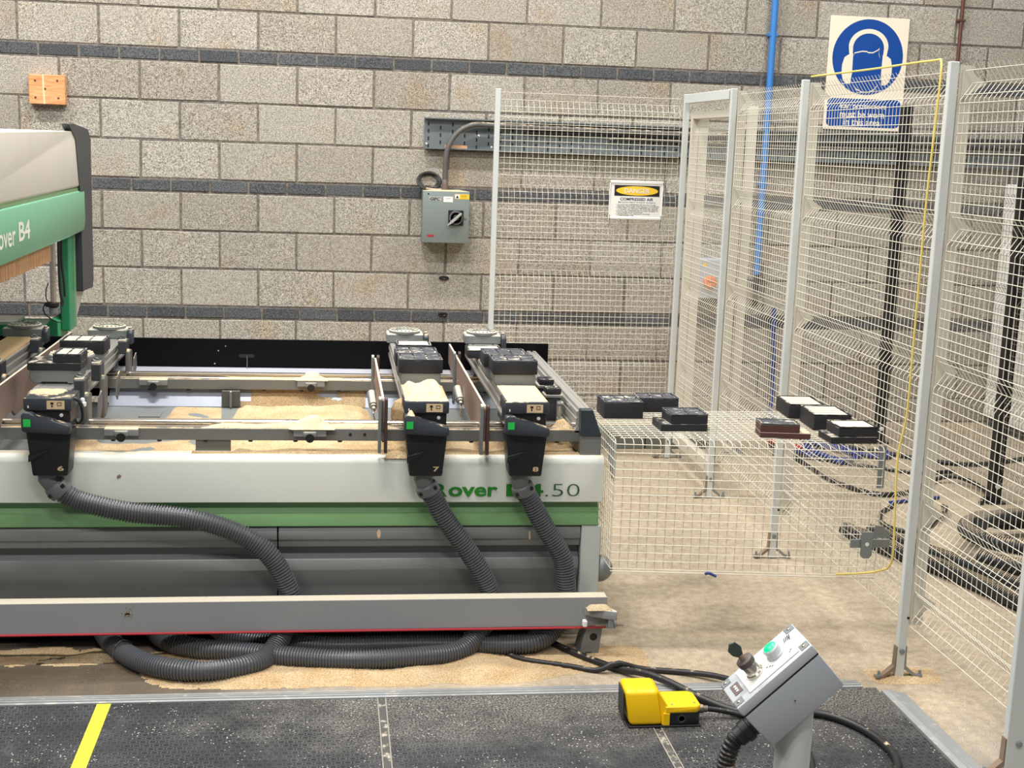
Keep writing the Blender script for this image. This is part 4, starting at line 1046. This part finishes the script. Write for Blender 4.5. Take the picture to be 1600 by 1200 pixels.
# ------------------------------------------------------------------ sawdust on the floor
drift('sawdust', 'sand', 1.12, 2.72, -4.135, -3.72, .0004, .024, 'long drift of tan sawdust on the floor under the floor hoses', cell=.008, seed=51, edge=.24, rag=.9, thr=.16, freq=6)
drift('sawdust', 'sand', 2.60, 2.86, -4.02, -3.80, .0004, .012, 'small sawdust patch round the machine foot', cell=.012, seed=52, edge=.3, rag=.8, thr=.1)
drift('sawdust', 'sand', 3.48, 3.84, -4.24, -4.06, .0165, .012, 'scatter of sawdust round the foot of the nearest full fence post', cell=.012, seed=53, edge=.3, rag=.7, thr=.1) if False else None
drift('sawdust', 'sand', 3.56, 3.82, -4.19, -4.05, .0004, .014, 'scatter of sawdust round the foot of the nearest full fence post', cell=.01, seed=53, edge=.3, rag=.7, thr=.1)
drift('sawdust', 'sand', .5, 1.25, -3.93, -3.71, .0004, .02, 'dull sawdust lying under the machine at the far left', cell=.008, seed=54, edge=.3, rag=1, thr=.4)
o = MB().lathe((1.125, -3.86, .001), (0, 0, 1), [(0, .018), (.012, .022), (.02, .012), (.024, .002)], 6).build('rust_chip', pbr('rust_red', (152, 84, 56), .8), None, smooth=0); tag(o, 'small rust-red chip on the floor left of the hose loop', 'debris')

# ------------------------------------------------------------------ wire cage beside the machine
Cg = thing('wire_cage', (3.17, -3.65, .3), 'white wire mesh cage between the machine end and the fence', 'cage')
def yf(x): return -3.862-.105*(x-2.72)/.9
x0, x1, ZT, ZB, YB = 2.728, 3.622, .745, .300, -3.395
r = .0015
m = MB(); n = 30
for i in range(n+1):
    x = x0+(x1-x0)*i/n; y = yf(x)
    m.wire((x, YB, ZT), (x, y+.012, ZT), r)
YS = [YB]
yy = YB
while yy > -3.93:
    xs = x0 if yy > yf(x0)+.02 else x0+(yy-yf(x0)-.02)/(-.105/.9)
    m.wire((max(x0, xs), yy, ZT+2*r), (x1, yy, ZT+2*r), r); yy -= .03
m.build('top_mesh', 'wire', Cg, smooth=0, kind='stuff')
m = MB()
for i in range(n+1):
    x = x0+(x1-x0)*i/n; y = yf(x)
    m.wire((x, y+.012, ZT), (x, y, ZT-.012), r); m.wire((x, y, ZT-.012), (x, y, ZB), r)
for k in range(16):
    z = ZT-.014-k*(ZT-.014-ZB)/15
    m.wire((x0, yf(x0)-2*r, z), (x1, yf(x1)-2*r, z+.0), r)
m.wire((x0, yf(x0)-.006, ZB-.008), (x1, yf(x1)-.006, ZB-.008), r*1.3)
m.build('front_mesh', 'wire', Cg, smooth=0, kind='stuff')
m = MB()
for k in range(16):
    z = ZT-.014-k*(ZT-.014-ZB)/15; m.wire((x0, yf(x0), z), (x0, YB, z), r)
yy = YB
while yy > yf(x0): m.wire((x0, yy, ZT), (x0, yy, ZB), r); yy -= .03
m.build('side_mesh', 'wire', Cg, smooth=0, kind='stuff')
MB().prism('X', [(-3.85, .60), (-3.855, .715), (-3.84, .735), (-3.70, .742), (-3.70, .72), (-3.80, .60)], 2.7295, 2.733, .0008).build('corner_plate', 'galv', Cg)
MB().prism('Y', [(3.624, .595), (3.648, .595), (3.648, .742), (3.624, .742)], -3.925, -3.921).build('hanging_strip', 'galv', Cg, smooth=0)
m = MB(); m.box(3.52, 3.66, -3.99, -3.984, .405, .435, .002); m.build('latch_bar', 'galv', Cg)
MB().prism('Y', [(3.555, .38), (3.565, .37), (3.585, .37), (3.595, .38), (3.595, .462), (3.555, .462)], -3.998, -3.991, .001).build('latch_plate', 'galv', Cg)
MB().prism('Y', [(3.60, .438), (3.66, .438), (3.66, .455), (3.63, .478), (3.605, .482)], -3.986, -3.98, .001).build('latch_plate', 'galv', Cg)
MB().lathe((3.575, -3.9985, .42), (0, -1, 0), [(0, .007), (.001, .007)], 10).build('latch_hole', 'pad', Cg)
o = cord(None, 'cable_tie', [(3.05, -3.91, .292), (3.055, -3.925, .30), (3.07, -3.92, .292), (3.085, -3.93, .288)], .005, 'dblue', step=.01); tag(o, 'dark blue tie knotted on the bottom wire of the cage', 'tie')
PZ = .7485
pod(2.822, -3.545, PZ, 'black pad on the wire cage, leftmost next to the machine end', w=.142, d=.14, base=False, hp=.058, cells=(3, 1), top='rib')
pod(2.980, -3.42, PZ, 'black pad lying at the back of the left cluster on the wire cage', w=.150, d=.10, base=False, hp=.050, cells=(3, 1), top='rib')
pod(2.990, -3.745, PZ, 'stepped black pad at the front of the left cluster on the wire cage', w=.165, d=.12, base=False, hp=.056, step=(-1, .2, .026), cells=(2, 1), top='rib', rot=.03)
pod(3.322, -3.85, PZ, 'dark brown stepped pad alone in the middle of the wire cage', w=.172, d=.09, base=False, hp=.046, step=(1, .22, .02), cells=(1, 1), body='cupb', top='rib', rot=-.12)
pod(3.515, -3.52, PZ, 'black pad with four cream bars, rearmost of the right cluster on the cage', w=.135, d=.17, base=False, hp=.050, cells=(1, 4), top='pale', rot=-.05)
pod(3.535, -3.725, PZ, 'black pad with four cream bars, middle of the right cluster on the cage', w=.135, d=.17, base=False, hp=.054, cells=(1, 4), top='pale', rot=-.05)
pod(3.530, -3.925, PZ, 'stepped black pad with cream top, front of the right cluster on the cage', w=.165, d=.115, base=False, hp=.054, step=(-1, .16, .024), cells=(1, 1), top='pale', rot=.02)

# ------------------------------------------------------------------ foot pedal
Pd = thing('foot_pedal', (2.77, -4.44, .012), 'yellow hooded foot pedal standing on the black mats', 'foot pedal')
zf = .0122
MB().prism('Z', [(2.668, -4.492), (2.888, -4.492), (2.888, -4.372), (2.668, -4.372)], zf, zf+.006, .001).build('base_plate', 'black', Pd)
zb = zf+.0065
MB().hexa([(2.672, -4.490, zb), (2.772, -4.490, zb), (2.772, -4.374, zb), (2.672, -4.374, zb), (2.656, -4.478, .122), (2.757, -4.478, .122), (2.757, -4.386, .130), (2.656, -4.386, .130)], .012, 3).build('hood', 'yellow', Pd)
MB().hexa([(2.6565, -4.47, zb+.01), (2.660, -4.47, zb+.01), (2.660, -4.39, zb+.01), (2.6565, -4.39, zb+.01), (2.6535, -4.466, .112), (2.656, -4.466, .112), (2.656, -4.394, .118), (2.6535, -4.394, .118)]).build('foot_opening', 'black', Pd)
MB().hexa([(2.768, -4.488, zb), (2.797, -4.488, zb), (2.797, -4.376, zb), (2.768, -4.376, zb), (2.756, -4.476, .120), (2.790, -4.488, .070), (2.790, -4.38, .070), (2.756, -4.39, .127)], .002).build('neck', 'yellow', Pd)
MB().prism('Z', [(2.790, -4.489), (2.872, -4.489), (2.886, -4.475), (2.886, -4.39), (2.872, -4.376), (2.790, -4.376)], zb, .0565, .001).build('switch_body', 'black', Pd)
MB().prism('Z', [(2.778, -4.4905), (2.873, -4.4905), (2.8875, -4.476), (2.8875, -4.389), (2.873, -4.3745), (2.778, -4.3745)], .057, .076, .002).build('switch_lid', 'yellow', Pd)
box('side_cheek', 'yellow', Pd, 2.772, 2.7915, -4.4915, -4.38, zb, .0565, .001)
MB().lathe((2.828, -4.4892, .038), (0, -1, 0), [(0, .013), (.002, .013), (.002, .009), (0, .008)], 18).build('cable_knockout', 'slate', Pd)
for xx, yy in ((2.80, -4.472), (2.872, -4.462)): MB().lathe((xx, yy, .076), (0, 0, 1), [(0, .004), (.001, .004)], 10).build('lid_screw', 'rust', Pd)
MB().lathe((2.8865, -4.432, .042), (1, 0, 0), [(0, .013), (.022, .013), (.024, .010), (.036, .010)], 14).build('cable_gland', 'conduit', Pd)
# ------------------------------------------------------------------ floor cables
def floor_cable(label, pts, r, mat='cable', n=8):
    o = cord(None, 'cable', pts, r, mat, n); tag(o, label, 'cable'); return o
R1, R2 = .0125, .0095
floor_cable('thick black cable snaking from under the machine past the foot pedal to the button box', [(2.45, -3.60, R1), (2.53, -3.76, R1), (2.60, -3.88, R1), (2.72, -4.03, R1), (2.80, -4.12, .016+R1), (2.86, -4.20, .019+R1), (2.94, -4.33, .015+R1), (3.02, -4.42, .014+R1), (3.13, -4.46, .014+R1), (3.255, -4.445, .014+R1), (3.34, -4.52, .014+R1), (3.385, -4.66, .014+R1), (3.36, -4.82, .014+R1), (3.2, -5.0, .014+R1), (2.95, -5.2, .014+R1)], R1)
floor_cable('slimmer black cable running in front of the machine foot and behind the pedal', [(2.26, -3.70, R2), (2.33, -3.80, R2), (2.42, -3.93, R2), (2.57, -4.00, R2), (2.665, -4.045, R2), (2.72, -4.052, .016+R1+R2), (2.81, -4.045, .003+R2), (2.95, -4.08, .003+R2), (3.05, -4.15, .013+R2), (3.12, -4.25, .018+R2), (3.18, -4.36, .014+R2), (3.2, -4.41, .014+R2)], R2)
floor_cable('short black lead leaving the cable gland of the yellow foot pedal', [(2.924, -4.432, .042), (2.98, -4.435, .034), (3.04, -4.450, .024), (3.10, -4.51, .0235), (3.14, -4.62, .0225), (3.12, -4.8, .0225), (2.9, -5.3, .0225)], .009)
# ------------------------------------------------------------------ button box on pedestal
Bx = thing('button_box', (2.62, -6.0, 0), 'grey tilted button box with green lamp and key on a round pedestal', 'control box')
MB().lathe((2.592, -6.0, .012), (0, 0, 1), [(0, .11), (.006, .11), (.007, .033), (.010, .031), (.745, .031)], 28).build('pedestal', 'post', Bx)
an = math.radians(42.5)
# local frame: u along the box, v away from the camera, w out of the lid
BM = Matrix.Translation((2.5520, -6.048, .806)) @ Matrix(((math.cos(an), 0, -math.sin(an), 0), (0, 1, 0, 0), (math.sin(an), 0, math.cos(an), 0), (0, 0, 0, 1)))
def BB(m, nm, mt, **k): m.X = BM; return m.build(nm, mt, Bx, **k)
m = MB(); m.hexa([(-.0815, .003, -.070), (.0815, .003, -.070), (.0815, .101, -.070), (-.0815, .101, -.070), (-.083, 0, .0085), (.083, 0, .0085), (.083, .104, .0085), (-.083, .104, .0085)], .004, 2); BB(m, 'body', 'cbox')
m = MB(); m.box(-.0825, .0825, .001, .103, .0086, .0105); BB(m, 'seal_line', 'blank', smooth=0)
m = MB(); m.box(-.084, .084, -.001, .105, .0106, .031, .004, 2); BB(m, 'lid', 'clid')
m = MB(); m.box(-.049, .061, .010, .093, .0311, .0335, .001); BB(m, 'white_label', 'white')
for a, b in ((-.073, .013), (.073, .013), (.073, .091), (-.073, .091)):
    m = MB(); m.box(a-.009, a+.009, b-.009, b+.009, .0311, .0325, .001); BB(m, 'screw_recess', 'galv')
    m = MB(); m.lathe((a, b, .0325), (0, 0, 1), [(0, .004), (.0015, .004), (.002, .002)], 10); BB(m, 'lid_screw', 'chrome')
m = MB(); m.box(-.072, -.055, .034, .070, .0311, .0325, .001); BB(m, 'key_plate', pbr('dark_bronze', (110, 96, 92), .4), smooth=0)
for b in (.042, .050, .058): 
    m = MB(); m.lathe((-.0635, b, .0325), (0, 0, 1), [(0, .0028), (.0012, .0028)], 8); BB(m, 'key_plate_dot', 'pad')
m = MB(); m.lathe((-.020, .046, .0336), (0, 0, 1), [(0, .0165), (.004, .0165), (.006, .014), (.022, .0135), (.024, .012)], 22); BB(m, 'lock_barrel', 'chrome')
m = MB(); m.lathe((-.020, .046, .0577), (0, 0, 1), [(0, .0155), (.010, .0155), (.012, .012)], 22); BB(m, 'lock_collar', pbr('collar_brown', (82, 70, 68), .5))
m = MB(); m.lathe((-.020, .046, .0698), (0, 0, 1), [(0, .006), (.008, .005)], 10); BB(m, 'key_neck', 'rust')
m = MB(); m.prism('Y', [(-.025, .077), (-.015, .077), (-.009, .090), (-.012, .104), (-.022, .108), (-.032, .098), (-.031, .086)], .0445, .0475, .001); BB(m, 'key', pbr('dark_key', (66, 76, 72), .4, .3))
m = MB(); m.lathe((.027, .050, .0336), (0, 0, 1), [(0, .0170), (.003, .0170), (.005, .0150), (.013, .0150), (.016, .0155), (.018, .0135), (.018, .012)], 24); BB(m, 'lamp_bezel', 'clid')
m = MB(); m.lathe((.027, .050, .0505), (0, 0, 1), [(0, .0122), (.002, .0122), (.004, .009), (.005, .001)], 24); BB(m, 'green_lamp', 'glow')
m = MB()
for a, b in ((.004, .030), (.008, .026), (-.001, .034), (.050, .028), (.046, .024)): m.box(a, a+.004, b, b+.0025, .0336, .0338)
BB(m, 'label_marks', 'blank', smooth=0, kind='stuff')
m = MB()
for k in range(4): m.prism('Z', [(.050+k*.0035, .060), (.052+k*.0035, .060), (.057+k*.0035, .074), (.055+k*.0035, .074)], .0336, .0338)
BB(m, 'label_stripes', 'blank', smooth=0)
m = MB(); m.lathe((.0, -.0005, -.028), (0, -1, 0), [(0, .0016), (.0006, .0016)], 8); BB(m, 'scuff', 'slate')
# conduit from the lower end
P0 = BM @ Vector((-.0822, .05, -.040))
ax = (BM.to_3x3() @ Vector((-1, 0, 0))).normalized()
MB().lathe(P0, ax, [(0, .018), (.008, .018), (.009, .021), (.022, .021), (.023, .018), (.036, .018)], 18).build('hose_gland', 'cable', Bx)
Q = P0+ax*.034
hose(Bx, 'ribbed_conduit', [Q, Q+ax*.012, Q+Vector((-.016, 0, -.028)), Q+Vector((-.020, 0, -.062)), Q+Vector((-.010, 0, -.13)), (2.49, -6.0, .48), (2.535, -6.0, .40), (2.548, -6.0, .25), (2.54, -6.02, .06)], .0165, 'cable', pitch=.008, amp=.1, n=12)

# ------------------------------------------------------------------ hoses and cables behind the fence, right
hb = thing('hose_coil', (4.9, -2.8, 0), 'fat black ribbed hose coiled on the dusty floor behind the fence', 'hose')
pts = []
for k in range(46):
    a = math.radians(200+k*15); rr = .50-.0022*k
    pts.append((5.02+rr*1.05*math.cos(a), -2.86+rr*.72*math.sin(a), .04+.0016*k+(.03 if 18 < k < 30 else 0)))
hose(hb, 'hose', pts, .036, 'hoseb', pitch=.010, n=12)
hb2 = thing('hose_run', (4.35, -3.3, 0), 'fat black ribbed hose lying straight along the fence foot behind the nearest post', 'hose')
hose(hb2, 'hose', [(4.10, -2.55, .038), (4.20, -2.85, .037), (4.32, -3.15, .037), (4.40, -3.45, .037), (4.47, -3.75, .037), (4.55, -4.2, .037)], .036, 'hoseb', pitch=.010, n=12)
hose(hb2, 'hose', [(4.22, -2.55, .036), (4.32, -2.80, .036), (4.45, -3.10, .036), (4.54, -3.40, .036), (4.62, -3.8, .036)], .030, 'hoseb', pitch=.010, n=12)
def fc(label, pts, r, mat='cable', cat='cable', nm='cable'):
    o = cord(None, nm, pts, r, mat, 7, .04); tag(o, label, cat)
fc('black cable curving over the floor behind the fence in a wide S', [(4.35, -.75, .014), (4.40, -1.2, .014), (4.42, -1.6, .014), (4.55, -1.85, .014), (4.75, -1.80, .014), (4.92, -1.62, .014), (5.08, -1.58, .04), (5.15, -1.72, .03), (5.14, -1.86, .014), (5.02, -2.02, .014)], .012)
fc('black cable lying along the floor below the copper pipe', [(4.62, -.62, .013), (4.95, -.90, .013), (5.2, -1.15, .013), (5.45, -1.2, .013), (5.9, -1.0, .013)], .013)
fc('black cable loop on the floor beside the yellow cable', [(4.55, -2.05, .011), (4.42, -2.2, .011), (4.36, -2.38, .011), (4.42, -2.5, .011), (4.56, -2.42, .011), (4.75, -2.2, .03), (4.8, -2.05, .011)], .010)
fc('thin black cable on the floor in front of the blue hose', [(4.30, -.95, .011), (4.55, -1.1, .011), (4.8, -1.3, .011), (4.98, -1.4, .011), (5.2, -1.36, .011)], .010)
fc('second dark blue hose lying in loose loops on the floor behind the cage', [(4.42, -.86, .016), (4.52, -1.0, .016), (4.66, -1.12, .016), (4.80, -1.0, .016), (4.76, -.82, .016), (4.60, -.78, .03), (4.5, -.92, .045), (4.62, -1.2, .016)], .015, 'dblue', 'hose', 'blue_hose')
fc('short red hose on the floor behind the right pads of the cage', [(4.38, -.62, .016), (4.44, -.74, .016), (4.52, -.84, .018), (4.58, -.90, .016)], .016, 'redc', 'hose', 'red_hose')
fc('grey-blue cable short on the dusty floor behind the nearest post', [(4.55, -2.0, .010), (4.70, -1.95, .010), (4.86, -1.9, .010)], .009, 'dblue')
for o in list(D.objects):
    if 'w' in o: del o['w']
